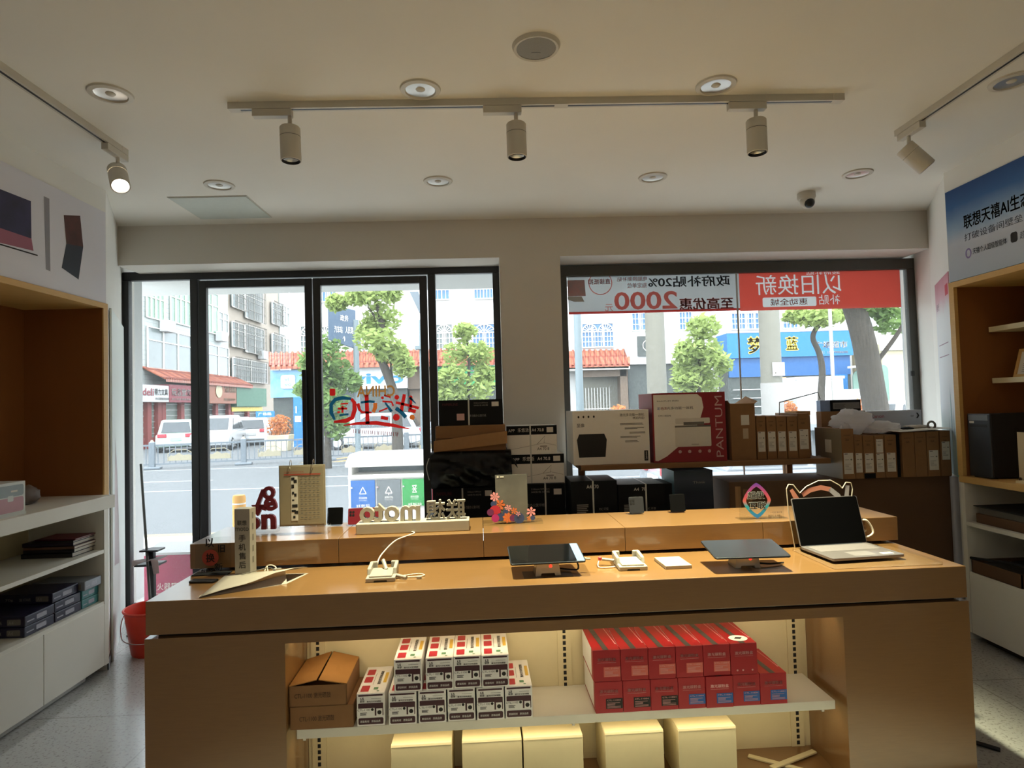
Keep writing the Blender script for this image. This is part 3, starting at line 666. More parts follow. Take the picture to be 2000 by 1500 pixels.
mb.text('政务', Ld*.42, Ld*.72, hh*.62, hh*.76, .02).text('汽车站', Ld*.2, Ld*.5, hh*.34, hh*.5, .02).text('人民路', Ld*.6, Ld*.9, hh*.34, hh*.5, .02).text('↑', Ld*.5, Ld*.6, hh*.14, hh*.28, .02); mb.build('board_lettering', 'ink_white', t)
t = thing('street_light', 'grey street lamp post with flat angled lamp head', 'street light', (at(823, 700, 22).x, 22, GZ))
MB().cyl((0, 0, 0), (0, 0, at(815, 625, 22).z-GZ), .09, .06, n=12).build('pole', 'pole_grey', t)
zl = at(810, 612, 22).z-GZ; MB().add([(-.35, -.12, zl+.75), (-.05, -.12, zl+.75), (.12, -.12, zl+.05), (-.02, -.12, zl+.0), (-.35, .12, zl+.75), (-.05, .12, zl+.75), (.12, .12, zl+.05), (-.02, .12, zl+.0)], [(0, 1, 2, 3), (7, 6, 5, 4), (0, 4, 5, 1), (1, 5, 6, 2), (2, 6, 7, 3), (3, 7, 4, 0)]).build('lamp_head', 'fence_grey', t)
MB().box(-.2, .2, -.15, .15, at(818, 676, 22).z-GZ-.12, at(818, 676, 22).z-GZ).build('camera_box', 'pole_grey', t)
def pole(px, w_px, Y, label, mt='pole_concrete', top=2.0, white=0, gz=GZ):
    r = w_px/2*Y/FPX; p = at(px, 700, Y); t = thing('utility_pole', label, 'pole', (p.x, Y, gz))
    MB().cyl((0, 0, 0), (0, 0, 7), r*1.04, r*.92, n=24).build('shaft', mt, t, smooth=40)
    if white: MB().cyl((0, 0, 0), (0, 0, at(px, white, Y).z-gz), r*1.07, r*1.05, n=24, cap=False).build('white_coating', 'pole_white', t, smooth=40)
    return t, r
pole(1281, 38, 11, 'thick concrete pole in the left half of the display window')
t, r = pole(1505, 40, 10.6, 'thick concrete pole with white painted foot and paper notice', white=748)
z0, z1 = at(1512, 735, 10.6).z-GZ, at(1512, 709, 10.6).z-GZ
mb = MB().at(front(-r*1.06)); mb.rect(-.06, r*.85, z0, z1, .01); mb.build('notice', 'sign_white', t)
mb = MB().at(front(-r*1.06)); mb.text('专业疏通 防水', -.04, r*.75, z0+.12, z0+.16, .014); mb.disc(-.01, z0+.05, .015, .014); mb.build('notice_print', 'ink_grey', t)
pole(1130, 15, 12, 'slim grey pole at the left edge of the display window', 'pole_grey')
pole(1625, 7, 16, 'thin white pole in front of the blue supermarket sign', 'pole_white')
t = thing('street_sign', 'small blue street name sign on a white post by the parked cars', 'sign', (at(518, 800, 29).x, 29, GZ))
zt = at(518, 815, 29).z-GZ; MB().cyl((0, 0, 0), (0, 0, zt), .06, n=10).build('post', 'sign_white', t)
MB().box(-.42, .42, -.03, .03, zt, zt+.28).build('name_plate', 'sign_blue', t)
mb = MB().at(front(-.03)); mb.text('广场路', -.3, .3, zt+.08, zt+.22, .02); mb.build('plate_lettering', 'ink_white', t)
t = thing('bollard', 'yellow steel bollard standing outside the left door leaf', 'bollard', (at(467, 980, 7.2).x, 7.2, -.15))
r = 12*7.2/FPX; zt = at(467, 967, 7.2).z+.15
MB().lathe([(r, 0), (r, zt-.03), (r*.85, zt), (0, zt+.004)], 20).build('post', mat('bollard_yellow', 'e5a012', .6, var=.1), t, smooth=40)
MB().lathe([(r*1.02, zt-.1), (r*1.02, zt-.085)], 20).build('band', 'pale_grey', t)
# waste sorting bins
YBn = 9.5
t = thing('recycling_station', 'white street recycling station with blue, grey and green doors', 'recycling bin', (at(682, 900, YBn).x, YBn, GZ))
ox = t.location.x
zc = lambda px, py: at(px, py, YBn).z-GZ
zd1 = zc(705, 938); zd0 = .35
hz0, hz1 = zc(700, 912), zc(700, 886)
wd = 4*.385
MB().box(-.02, wd+.1, 0, .55, .12, zd1+.08).build('cabinet', 'white_gloss', t, bevel=.01)
MB().prism([(-.05, hz0), (-.05, hz0+.05), (.02, hz1), (wd+.08, hz1), (wd+.14, hz0+.05), (wd+.14, hz0)], -.08, .6).build('hood', 'white_gloss', t, bevel=.02)
for x in (-.02, wd+.06): MB().box(x, x+.05, .02, .5, zd1, hz0).build('hood_post', 'white_gloss', t)
MB().box(.03, wd, .48, .52, zd1+.08, hz0).build('rear_panel', 'pole_grey', t)
MB().box(-.02, wd+.1, -.05, .1, zd1+.02, zd1+.07).build('lid_rail', 'white_gloss', t, bevel=.02)
for x in (.05, wd-.05): MB().box(x-.04, x+.04, .05, .5, 0, .12).build('foot', 'fence_grey', t)
mat('bin_blue', '2273c8', .5, var=.12, scale=6); mat('bin_grey', '7d8588', .5, var=.12, scale=6); mat('bin_green', '2fb052', .5, var=.12, scale=6); mat('bin_red', 'b5303c', .5)
for k, (mt, w1, w2) in enumerate((('bin_blue', '可回收物', 'Recyclable'), ('bin_grey', '其他垃圾', 'Residual Waste'), ('bin_green', '厨余垃圾', 'Food Waste'), ('bin_red', '有害垃圾', 'Harmful Waste'))):
    x0 = .02+k*.385; x1 = x0+.362
    d = MB().box(x0, x1, -.03, .0, zd0, zd1).build('bin_door', mt, t, bevel=.004)
    mb = MB().at(front(-.03)); cx = (x0+x1)/2; cz = zd1-.15
    tri = [(cx-.05, cz-.05), (cx+.05, cz-.05), (cx, cz+.05)]
    if k < 2:
        for i in range(3): mb.stroke([tri[i], tri[(i+1) % 3]], .011, .002)
        if k: mb.stroke([(cx, cz-.05), (cx, cz-.08)], .012, .002)
    else:
        for zg in (-.05, 0, .05): mb.stroke([(cx-.035, cz+zg), (cx+.035, cz+zg)], .01, .002)
        mb.stroke([(cx-.03, cz-.05), (cx+.03, cz+.05)], .01, .002); mb.stroke([(cx+.03, cz-.05), (cx-.03, cz+.05)], .01, .002)
    mb.text(w1, cx-.06, cx+.06, cz-.13, cz-.095, .002).text(w2, cx-.055, cx+.055, cz-.155, cz-.142, .002)
    if k != 1: mb.text('金属 塑料 纸品', cx-.1, cx+.1, cz-.25, cz-.205, .002)
    mb.build('door_print', 'ink_white', d)
    MB().cyl((x0+.02, -.05, zd0+.3), (x0+.02, -.02, zd0+.3), .014).build('lock', 'chrome', d)
# planters with orange shrubs
def leaves(mb, c, r, n, size, seed=0):
    R_ = random.Random(seed)
    for _ in range(n):
        d = V((R_.gauss(0, 1), R_.gauss(0, 1), R_.gauss(0, 1))).normalized()*(R_.random()**.45)
        p = V(c)+V((d.x*r[0], d.y*r[1], d.z*r[2]))
        a = V((R_.gauss(0, 1), R_.gauss(0, 1), R_.gauss(0, .6))).normalized(); b = a.cross(V((R_.gauss(0, 1), R_.gauss(0, 1), R_.gauss(0, 1)))).normalized()
        s_ = size*(.6+.8*R_.random()); a *= s_; b *= s_*.45
        mb.add([p-a, p+b, p+a, p-b], [(0, 1, 2, 3)])
def planter(px, Y, label, w_, gz=GZ):
    p = at(px, 800, Y); t = thing('planter', label, 'planter', (p.x, Y, gz))
    MB().prism([(-w_*.42, 0), (w_*.42, 0), (w_*.5, .75), (-w_*.5, .75)], -.4, .4).build('trough', 'shop_cream', t, bevel=.02)
    zb = at(px, 862, Y).z-gz if px < 600 else .75
    f = MB(); leaves(f, (0, 0, 1.15), (w_*.52, .45, .6), 900, .07, px); f.build('foliage', 'leaf_orange', t)
    s_ = MB()
    for k in range(5): s_.tube([(w_*.15*(k-2), 0, .7), (w_*.2*(k-2), 0, 1.3)], .02, 5)
    s_.build('stem', 'bark', t)
planter(545, 30, 'cream planter with orange leaved shrub beside blue pier', 1.15)
planter(1208, 27, 'planter with orange shrub left of the thick concrete pole', 1.0)
planter(1690, 26, 'planter with pale orange shrub behind tree trunk', 1.4)
planter(1540, 25, 'planter with reddish shrub beside the box van', .7)
# trees
def tree(px, Y, label, paths, clumps, mt, size, gz=GZ, n=700, seed=1):
    """paths: list of ([(px,py),...], r0, r1) at depth Y; clumps: (px, py, rpx, rpy)"""
    ox = at(px, 800, Y).x; t = thing('street_tree', label, 'tree', (ox, Y, gz)); k = Y/FPX
    q = lambda p: V((at(p[0], p[1], Y).x-ox, 0, at(p[0], p[1], Y).z-gz))
    for i, (pp, r0, r1) in enumerate(paths):
        pts = [q(p) for p in pp]
        if i == 0: pts = [V((pts[0].x, 0, -.05))]+pts
        else: pts = [p+V((0, (.25 if i % 2 else -.25)*j*.6, 0)) for j, p in enumerate(pts)]
        MB().tube(pts, (r0, r1), 12, smooth=5).build('trunk' if i == 0 else 'branch', 'bark', t, smooth=60)
    f = MB()
    for j, (cx, cy_, rx, ry) in enumerate(clumps):
        c = q((cx, cy_)); leaves(f, c+V((0, ((j % 3)-1)*rx*k*.4, 0)), (rx*k, rx*k*.8, ry*k), n, size, seed*10+j)
    f.build('foliage', mt, t)
tree(765, 18, 'tall leaning street tree behind the right door leaf', [([(775, 810), (768, 765), (750, 715), (738, 685), (748, 640), (738, 600), (728, 560)], .17, .05), ([(742, 688), (762, 680), (790, 690)], .06, .03), ([(748, 640), (720, 600)], .05, .02), ([(768, 765), (760, 690)], .05, .02)],
     [(735, 575, 45, 30), (700, 580, 30, 18), (745, 620, 40, 28), (740, 668, 46, 26), (765, 690, 34, 22), (720, 640, 25, 22), (790, 715, 22, 24), (760, 570, 25, 22), (655, 590, 22, 18)], 'leaf_light', .10, n=420, seed=1)
tree(640, 20, 'leafy street tree behind the door handles', [([(640, 860), (640, 800), (645, 720)], .12, .06)], [(640, 690, 40, 38), (625, 735, 42, 34), (660, 735, 34, 34), (645, 780, 38, 30), (610, 710, 28, 26), (600, 760, 30, 22), (690, 745, 20, 20), (655, 830, 28, 30)], 'leaf_mid', .10, n=520, seed=2)
tree(915, 19, 'young bright green tree in front of green shop sign', [([(915, 860), (915, 760), (916, 690), (908, 650)], .07, .03)], [(908, 648, 24, 18), (900, 690, 40, 26), (935, 690, 34, 24), (885, 735, 34, 26), (925, 760, 44, 26), (945, 730, 26, 24), (880, 770, 30, 22), (860, 745, 16, 24)], 'leaf_light', .10, n=330, seed=3)
tree(1365, 18, 'bright green tree between the two concrete poles', [([(1365, 850), (1365, 740), (1368, 660), (1370, 630)], .07, .03)], [(1368, 640, 34, 26), (1365, 680, 48, 28), (1355, 715, 40, 26), (1395, 710, 34, 26), (1340, 745, 30, 24), (1380, 748, 40, 22), (1335, 690, 24, 20)], 'leaf_light', .10, n=420, seed=4)
tree(1605, 18, 'crooked small tree in front of blue supermarket sign', [([(1604, 780), (1606, 725), (1600, 690), (1588, 662), (1592, 645), (1600, 636)], .11, .06)], [(1590, 622, 44, 22), (1620, 615, 36, 20), (1560, 615, 26, 16)], 'leaf_light', .10, n=500, seed=5)
tree(1712, 8.0, 'thick dark tree trunk close outside the display window', [([(1713, 830), (1704, 760), (1692, 690), (1680, 640), (1664, 590), (1645, 540)], .165, .13), ([(1690, 640), (1700, 616), (1730, 602), (1765, 590)], .06, .035), ([(1706, 715), (1735, 660), (1760, 600), (1770, 570)], .03, .02), ([(1700, 670), (1705, 620), (1712, 560)], .045, .03)],
     [(1690, 590, 40, 22), (1740, 630, 40, 24), (1755, 590, 40, 30), (1640, 575, 40, 30), (1725, 605, 30, 20)], 'leaf_mid', .045, gz=-.15, n=300, seed=6)
# banner on the outside of the display window, writing seen from behind
YW = YF+.034
x0 = .590; xm = at(1445, 590, YW).x; x1 = at(1760, 590, YW).x; zb = 2.170; zt = 2.50
t = thing('window_banner', 'red and white sale banner hung outside along the top of the display window', 'banner', (0, YW, zb))
mat_thin('banner_white', 'e6eaec', .62); mat_thin('banner_red', 'd8574a', .62); mat_thin('banner_ink_red', 'ee8074', .6)
hb = zt-zb
MB().box(x0, xm, 0, .003, .018, hb).build('white_sheet', 'banner_white', t); MB().box(x0, xm, 0, .003, 0, .018).build('red_edge', 'banner_red', t)
def bpx(px0, px1, py0, py1): A = at(px0, py1, YW); B = at(px1, py0, YW); return A.x, B.x, A.z-zb, B.z-zb
mb = MB().at(front(-.001)); mb.text('政府补贴20%', *bpx(1266, 1425, 537, 562), mirror=True, bold=.02); mb.build('banner_black_print', 'ink', t)
mb = MB().at(front(-.001)); mb.text('电脑换新补贴', *bpx(1205, 1263, 540, 550), mirror=True, bold=.01).text('指定单位', *bpx(1225, 1263, 552, 563), mirror=True, bold=.01)
mb.text('2000', *bpx(1200, 1322, 568, 606), mirror=True, bold=.02).text('至高优惠', *bpx(1327, 1432, 580, 606), mirror=True, bold=.03).text('元', *bpx(1182, 1197, 594, 608), mirror=True)
a0, a1, b0, b1 = bpx(1150, 1195, 534, 572); cx, cz, r = (a0+a1)/2, (b0+b1)/2, (a1-a0)*.5
C1 = [(cx+r*math.cos(2*PI*i/32), cz+r*math.sin(2*PI*i/32)) for i in range(32)]; C2 = [(cx+r*.93*math.cos(2*PI*i/32), cz+r*.93*math.sin(2*PI*i/32)) for i in range(32)]
mb.ring(C1, C2).text('直接抵扣', *bpx(1149, 1192, 544, 556), mirror=True, bold=.02); mb.build('banner_red_print', 'banner_ink_red', t)
big = ('以旧换新',)+bpx(1477, 1642, 534, 577)+(True,); sm_ = ('补贴',)+bpx(1600, 1640, 575, 595)+(True,); hd = ('政府补贴',)+bpx(1575, 1640, 530, 537)+(True,)
q = bpx(1490, 1594, 579, 600); pill = rr(q[0], q[1], q[2], q[3], .012, 3); wd = ('惠动全城',)+bpx(1505, 1577, 582, 597)+(True,)
mb = MB().at(front(0)); mb.sheet_around([(xm, -.005), (x1, -.005), (x1, hb), (xm, hb)], [big, sm_, hd, pill]); mb.build('red_sheet', 'banner_red', t)
mb = MB().at(front(0)); mb.sheet_around(pill, [wd]); mb.build('white_panel', 'banner_white', t)
mb = MB().at(front(-.0004)); mb.text(*wd[:5], z=0, bold=.008, mirror=True); mb.build('banner_red_lettering', 'banner_red', t)
mb = MB().at(front(.0004)); [mb.text(*w_[:5], z=0, bold=.0, mirror=True) for w_ in (big, sm_, hd)]; mb.build('banner_white_print', 'banner_white', t)
q = bpx(1109, 1143, 547, 579); mb = MB().at(front(-.001)); mb.poly([(q[0], q[2]), (q[1], q[2]), (q[1]-.006, q[3]), (q[0], q[3])], .001); mb.build('laptop_picture', mat('laptop_art', 'a9b2bd', .6, col2='c98a86', var=.2, scale=22), t)
q = bpx(1109, 1136, 579, 590); mb = MB().at(front(-.001)); mb.poly([(q[0], q[2]+.02), (q[0]+.05, q[2]), (q[1]+.02, q[2]), (q[1], q[3]), (q[0], q[3])], .001); mb.build('laptop_base_picture', 'pale_grey', t)
# brush lettered sticker on the right door leaf, seen from behind
YS = YF+.0195
t = thing('window_sticker', 'red brush lettered decal with swoosh on the right glass door leaf', 'sticker', (0, YS, 0))
def spx(px0, px1, py0, py1): A = at(px0, py1, YS); B = at(px1, py0, YS); return A.x, B.x, A.z, B.z
def pts(*p): return [(at(a, b, YS).x, at(a, b, YS).z) for a, b in p]
mat_thin('sticker_red', 'c02420', .5); mat_thin('sticker_teal', '1c4f66', .5); mat_thin('sticker_gold', 'a8743a', .5); mat_thin('sticker_orange', 'c8662a', .5)
F_ = front(0)
mb = MB().at(F_)
mb.stroke(pts((716, 771), (717, 800), (718, 828)), .030, .001)          # upright of the third character
mb.stroke(pts((652, 824), (675, 822), (688, 816), (693, 800), (692, 786), (686, 779)), [.016, .032, .034, .034, .03, .02], .001)
mb.stroke(pts((671, 831), (698, 827), (735, 826), (770, 831), (800, 838)), [.006, .022, .030, .026, .006], .001)
mb.stroke(pts((699, 788), (702, 800), (707, 805), (726, 806)), [.026, .022, .018, .014], .001)
mb.stroke(pts((747, 784), (765, 785), (768, 793)), .014, .001).stroke(pts((750, 772), (763, 776)), .012, .001).stroke(pts((740, 804), (757, 797)), .012, .001).stroke(pts((744, 815), (758, 818)), [.03, .022], .001)
mb.stroke(pts((773, 786), (795, 791), (818, 797)), .020, .001).stroke(pts((790, 770), (786, 790), (784, 803)), .026, .001).stroke(pts((803, 778), (802, 800)), .018, .001).stroke(pts((798, 800), (812, 804)), .026, .001)
for c_, r_ in (((747, 777), .011), ((775, 776), .018), ((774, 815), .026), ((802, 776), .014)): mb.disc(*pts(c_)[0], r_, .001)
mb.stroke(pts((660, 798), (678, 798)), .016, .001).stroke(pts((669, 793), (669, 806)), .016, .001).stroke(pts((659, 806), (664, 804)), .014, .001).stroke(pts((665, 789), (680, 788)), .012, .001)
q = spx(644, 655, 759, 773); mb.rrect(q[0], q[1], q[2], q[3], .010, .001)
mb.build('red_strokes', 'sticker_red', t)
mb = MB().at(F_); mb.stroke(pts((654, 820), (647, 806), (647, 790), (655, 780), (670, 777), (686, 779)), [.016, .030, .028, .030, .028, .018], .0016)
mb.stroke(pts((663, 811), (681, 809)), .015, .0016).stroke(pts((705, 786), (722, 784), (732, 785)), .018, .0016).stroke(pts((752, 786), (765, 804)), [.012, .024], .0022).stroke(pts((773, 797), (784, 805), (793, 815)), .030, .0022).stroke(pts((800, 776), (812, 788)), [.02, .006], .0022)
mb.build('teal_strokes', 'sticker_teal', t)
mb = MB().at(F_); mb.stroke(pts((733, 787), (733, 796), (729, 805)), [.03, .03, .024], .0018); mb.disc(*pts((805, 815))[0], .020, .0022); mb.build('orange_strokes', 'sticker_orange', t)
mb = MB().at(F_); mb.text('CHINA', *spx(697, 771, 752, 776), mirror=True, bold=.02, z=.0008); mb.build('gold_lettering', 'sticker_gold', t)
mb = MB().at(F_)
for i in range(22):
    px = 691+i*4.1; mb.stroke(pts((px, 838+i*.3), (px+(i % 3)-1, 846+i*.3)), .005, .0008)
mb.build('small_strokes', 'ink_red', t)
mb = MB().at(F_)
for cx, cy_ in ((662, 830), (790, 757)):
    for k in range(12):
        a = PI*k/11; mb.stroke(pts((cx+4*math.cos(a), cy_-4*math.sin(a)), (cx+11*math.cos(a), cy_-11*math.sin(a))), .002, .0008)
mb.build('burst_marks', 'sign_white', t)

# street colours scaled down so the strong daylight does not wash them out
def darken(k, *names):
    for n_ in names:
        for nd in MATS[n_].node_tree.nodes:
            if nd.type == 'MIX':
                for i in (6, 7): c = nd.inputs[i].default_value; nd.inputs[i].default_value = (c[0]*k, c[1]*k, c[2]*k, 1)
            if nd.type == 'TEX_BRICK':
                for i in ('Color1', 'Color2', 'Mortar'): c = nd.inputs[i].default_value; nd.inputs[i].default_value = (c[0]*k, c[1]*k, c[2]*k, 1)
darken(.56, 'tile_facade', 'beige_render', 'green_glass', 'grey_glass', 'blue_glass', 'roof_tile', 'roof_tile_side', 'sign_red', 'sign_brown', 'sign_green', 'sign_blue', 'vivo_blue', 'bright_green', 'sky_sign', 'deep_blue', 'shop_dark', 'shop_red', 'shop_cream', 'door_green', 'shop_brown', 'shelf_goods', 'board_blue', 'pole_grey', 'fence_grey', 'fence_gold', 'car_mint', 'car_blue', 'car_silver', 'bin_blue', 'bin_grey', 'bin_green', 'bin_red', 'bollard_yellow', 'poster_orange')
darken(.42, 'bark', 'pole_concrete', 'pole_white', 'car_glass')
darken(.65, 'soffit_paint', 'sign_white', 'car_white')
darken(.9, 'leaf_light', 'leaf_mid', 'leaf_orange')
darken(.6, 'white_render')

# ================================================================ ceiling fittings
mat('glow', 'fff6e8', .5, emit='fff0dc', es=30)
mat('reflector', 'c9c6c0', .3, metal=.9, var=.05)
def downlight(x, y, label, proto=[]):
    if proto: return dup(proto[0], (x, y, HC), label=label)
    t = thing('downlight', label, 'downlight', (x, y, HC), 0, 'round recessed ceiling downlights')
    MB().lathe([(.062, -.004), (.066, -.010), (.084, -.007), (.087, 0)], 40).build('trim_ring', 'lamp_white', t, smooth=50)
    MB().lathe([(.062, -.004), (.05, -.002), (.028, -.0012), (.0, -.001)], 40).build('reflector', 'reflector', t, smooth=50)
    MB().lathe([(.020, -.0015), (.016, -.006), (0, -.007)], 20).build('bulb', 'lamp_white', t, smooth=50)
    proto.append(t); return t
names = ['first', 'second', 'third', 'fourth']
for i, x in enumerate((-1.58, -.282, .99, 2.297)): downlight(x, 2.63, f'recessed ceiling downlight, {names[i]} from left in the row nearer than the long lamp track')
for i, x in enumerate((-1.60, -.306, .99, 2.25)): downlight(x, 3.716, f'recessed ceiling downlight, {names[i]} from left in the row near the window beam')
t = thing('ceiling_speaker', 'round ceiling speaker with grey mesh grille and white rim', 'speaker', (.192, 2.32, HC))
MB().lathe([(.088, -.004), (.075, -.012), (.085, -.014), (.092, 0)][::-1], 40).build('rim', 'lamp_white', t, smooth=50)
MB().lathe([(.078, -.010), (.04, -.014), (0, -.015)], 40).build('grille', mat('mesh_grey', '8d8a84', .6, var=.2, scale=400), t, smooth=50)
mb = MB().at(FR((0, 0, -.0155), (1, 0, 0), (0, -1, 0))); mb.rect(-.018, .018, -.022, -.018); mb.build('maker_plate', 'chrome', t)
t = thing('access_hatch', 'square pale ceiling access hatch above the doors', 'hatch', (-1.76, 4.13, HC))
MB().box(-.245, .245, -.225, .225, -.004, 0).build('hatch_frame', 'lamp_white', t); MB().box(-.238, .238, -.218, .218, -.007, -.003).build('hatch_panel', mat('hatch_grey', 'c3c8bf', .6), t)
t = thing('security_camera', 'white dome camera with dark lens on the ceiling at right', 'security camera', (2.105, 4.06, HC))
MB().lathe([(.056, 0), (.058, -.03), (.05, -.045), (0, -.05)], 32).build('mount', 'lamp_white', t, smooth=40)
MB().blob((0, -.012, -.062), .046, .046, .046).build('eyeball', 'lamp_white', t, smooth=60)
MB().blob((0, -.034, -.076), .034, .03, .034).build('lens_cover', 'dark', t, smooth=60)
def lamp_track(name, label, p0, p1):
    L_ = (V(p1)-V(p0)).length; a = math.atan2(p1[1]-p0[1], p1[0]-p0[0])
    t = thing(name, label, 'lamp track', (p0[0], p0[1], HC), a)
    b = MB().box(0, L_, -.018, -.006, -.030, 0).box(0, L_, .006, .018, -.030, 0).box(0, L_, -.006, .006, -.012, 0); b.build('rail', 'lamp_white', t)
    MB().box(.05, L_-.05, -.0058, .0058, -.0304, -.012).build('rail_slot', 'dark', t)
    for x in (0, L_-.05): MB().box(x, x+.05, -.019, .019, -.031, 0).build('end_cap', 'lamp_white', t)
    return t
t = lamp_track('lamp_track', 'long white lamp track across the ceiling in front of the windows', (-1.131, 2.735), (1.603, 2.735))
MB().box(1.131+.30, 1.131+.36, -.0195, .0195, -.0315, 0).build('joint', 'lamp_white', t)
lamp_track('lamp_track', 'white lamp track along the left wall ceiling', (-1.853, 2.30), (-1.853, 3.20))
lamp_track('lamp_track', 'white lamp track along the right wall ceiling', (2.11, 2.28), (2.11, 3.12))
def spot(label, x, y, d, along_x, dx, on_=False, zt=None):
    """track spot: adapter box on the track, stem, can pointing along d"""
    t = thing('track_spotlight', label, 'spotlight', (x, y, HC-.031), 0 if along_x else PI/2, 'white can spotlights on the lamp tracks')
    MB().box(dx-.085, dx+.085, -.017, .017, -.032, 0).build('adapter', 'lamp_white', t, bevel=.002)
    d = V(d).normalized()
    if not along_x: d = V((d.y, -d.x, d.z))
    MB().cyl((0, 0, -.03), (0, 0, -.095), .009, n=12).build('stem', 'lamp_white', t, smooth=40)
    M = Matrix.Translation((0, 0, -.112))@d.to_track_quat('Z', 'Y').to_matrix().to_4x4()
    m_ = MB().at(M); m_.lathe([(0, -.035), (.040, -.035), (.044, -.030), (.044, .008)], 32); m_.lathe([(.0425, .008), (.0425, .011)], 32); m_.lathe([(.044, .011), (.044, .115), (.040, .117), (.039, .108)], 32)
    m_.build('can', 'lamp_white', t, smooth=40)
    m_ = MB().at(M); m_.lathe([(.0445, .0085), (.0445, .0105)], 32).build('seam', 'grey_metal', t)
    m_ = MB().at(M); m_.lathe([(.040, .112), (.038, .118), (.034, .106)], 32); m_.build('bezel', 'dark', t, smooth=50)
    m_ = MB().at(M); m_.lathe([(.035, .107), (.02, .098), (0, .095)], 32); m_.build('lens', 'glow' if on_ else 'reflector', t, smooth=50)
    return t
spot('white can spotlight hanging straight down, left end of the long track', -.868, 2.735, (.02, 0, -1), True, -.075)
spot('white can spotlight hanging straight down, middle of the long track', .127, 2.735, (0, 0, -1), True, -.06)
spot('white can spotlight hanging straight down, right end of the long track', 1.205, 2.735, (0, 0, -1), True, -.04)
spot('lit can spotlight tilted towards the room on the left wall track', -1.853, 3.14, (.42, -.52, -.75), False, -.02, True)
spot('lit can spotlight tilted towards the right wall cabinet', 2.11, 3.04, (.60, -.16, -.72), False, -.02, True)
lamp('left_spot', 'SPOT', (-1.80, 3.07, 2.57), 22, (1, .93, .8), aim=(-1.0, 2.1, 1.1), spot_size=1.5, spot_blend=.8, shadow_soft_size=.04)
lamp('right_spot', 'SPOT', (2.19, 3.02, 2.57), 26, (1, .93, .8), aim=(2.95, 2.75, 1.3), spot_size=1.0, spot_blend=.8, shadow_soft_size=.04)
for x, e in ((-.282, 620), (.99, 1000)):
    lamp('downlight_beam', 'SPOT', (x, 2.63, HC-.02), e, (1, .97, .62), aim=(x, 2.68, .8), spot_size=1.02, spot_blend=.9, shadow_soft_size=.05)

# ================================================================ counter
DK = .80
mat_wood('laminate', '7a5834', '85633c', .28, axis=(1.2, 16, 26), coat=.8)
ct = thing('display_counter', 'long wooden display counter with lit open shelf niche in its front', 'counter', W(0, 0, 0), CA)
LN = 3.048
MB().box(0, LN, 0, DK, .695, .814).build('countertop', 'laminate', ct, bevel=.002)
MB().box(.03, LN-.03, .03, DK-.03, .678, .696).build('shadow_gap', 'floor_dark', ct)
b = MB().box(-.004, .486, 0, DK-.02, 0, .682).box(2.556, LN+.004, 0, DK-.02, 0, .682).box(.486, 2.556, 0, .05, .644, .682).box(.486, 2.556, .05, DK-.02, .664, .682).box(.486, 2.556, .295, DK-.02, .0, .664)
b.build('carcass', 'laminate', ct)
MB().box(.486, 2.556, 0.02, .295, .0, .02).build('niche_floor', 'laminate', ct)
MB().box(.487, 2.555, .283, .294, .02, .663).build('back_board', 'cream_board', ct)
for u in (.53, 1.53, 2.50):
    up = MB().box(u-.028, u+.028, .277, .284, .021, .662).build('slotted_upright', 'cream_board', ct)
    s_ = MB()
    for k in range(26): s_.box(u-.006, u+.006, .2755, .2775, .03+k*.024, .045+k*.024)
    s_.build('slot', 'dark_soft', up)
MB().box(.512, 2.530, .035, .281, .286, .320).build('shelf', 'white_lam', ct, bevel=.002)
for u in (.53, 1.53, 2.50): MB().box(u-.005, u+.005, .07, .279, .262, .291).build('shelf_bracket', 'grey_metal', ct)
mat('led', 'ffe9b0', .5, emit='ffdf9a', es=4)
MB().box(.5, 2.54, .051, .060, .652, .663).build('led_strip', 'led', ct)
MB().box(.53, 2.515, .052, .060, .281, .286).build('led_strip', 'led', ct)
for z, e, v in ((.645, 1.8, .066), (.277, 1.5, .050)):
    p = W(1.52, v, z); o = lamp('niche_led', 'AREA', p, e, (1, .86, .58), shape='RECTANGLE', size=2.0, size_y=.02)
    o.rotation_euler = (math.radians(35), 0, CA)
# raised blocks along the rear of the counter
RZ, RT, RW = .831, .931, 3.084/5
for i, wd in enumerate(('leftmost', 'second', 'middle', 'fourth', 'rightmost')):
    t = thing('counter_riser', f'wooden raised display block on the rear of the counter, {wd} of five in the row', 'display riser', W(-.024+RW*i, .40, .814), CA, 'raised wooden blocks along the counter')
    MB().box(.0008, RW-.0008, 0, .38, .014, RT-.814).build('block', 'laminate', t, bevel=.0015)
    for x in (.06, RW-.06):
        for y in (.06, .30): MB().cyl((x, y, 0), (x, y, .0145), .016, n=12).build('foot', 'dark', t)

# ================================================================ wall cabinets
XL = -2.29
def door_row(par, X, s, ys, z0, z1, mt):
    for y0, y1 in ys: MB().box(min(X, X+s*.018), max(X, X+s*.018), y0+.0025, y1-.0025, z0, z1).build('cabinet_door', mt, par, bevel=.0015)
cl = thing('wall_cabinet', 'built-in left wall cabinet with dark wood niche over white shelves', 'cabinet', (0, 0, 0))
yb, yf = 3.745, 1.2
MB().box(-2.80, -2.745, yf, yb+.02, 1.02, 2.148).build('niche_back', 'wood_niche', cl)
b = MB().box(-2.745, XL+.004, yb-.018, yb+.018, 1.02, 2.116); b.build('niche_side', 'wood_niche', cl)
MB().box(XL-.003, XL+.006, yb-.022, yb+.02, 1.02, 2.116).build('edge_strip', 'wood_edge', cl)
MB().box(-2.745, XL+.006, yf, yb+.02, 2.116, 2.147).build('top_rail', 'wood_edge', cl)
MB().box(-2.72, -2.200, yf, 3.685, .958, 1.030).build('slab', 'white_lam', cl, bevel=.003)
MB().box(-2.80, -2.72, yf, yb+.02, .04, 1.02).build('back_board', 'cream_board', cl)
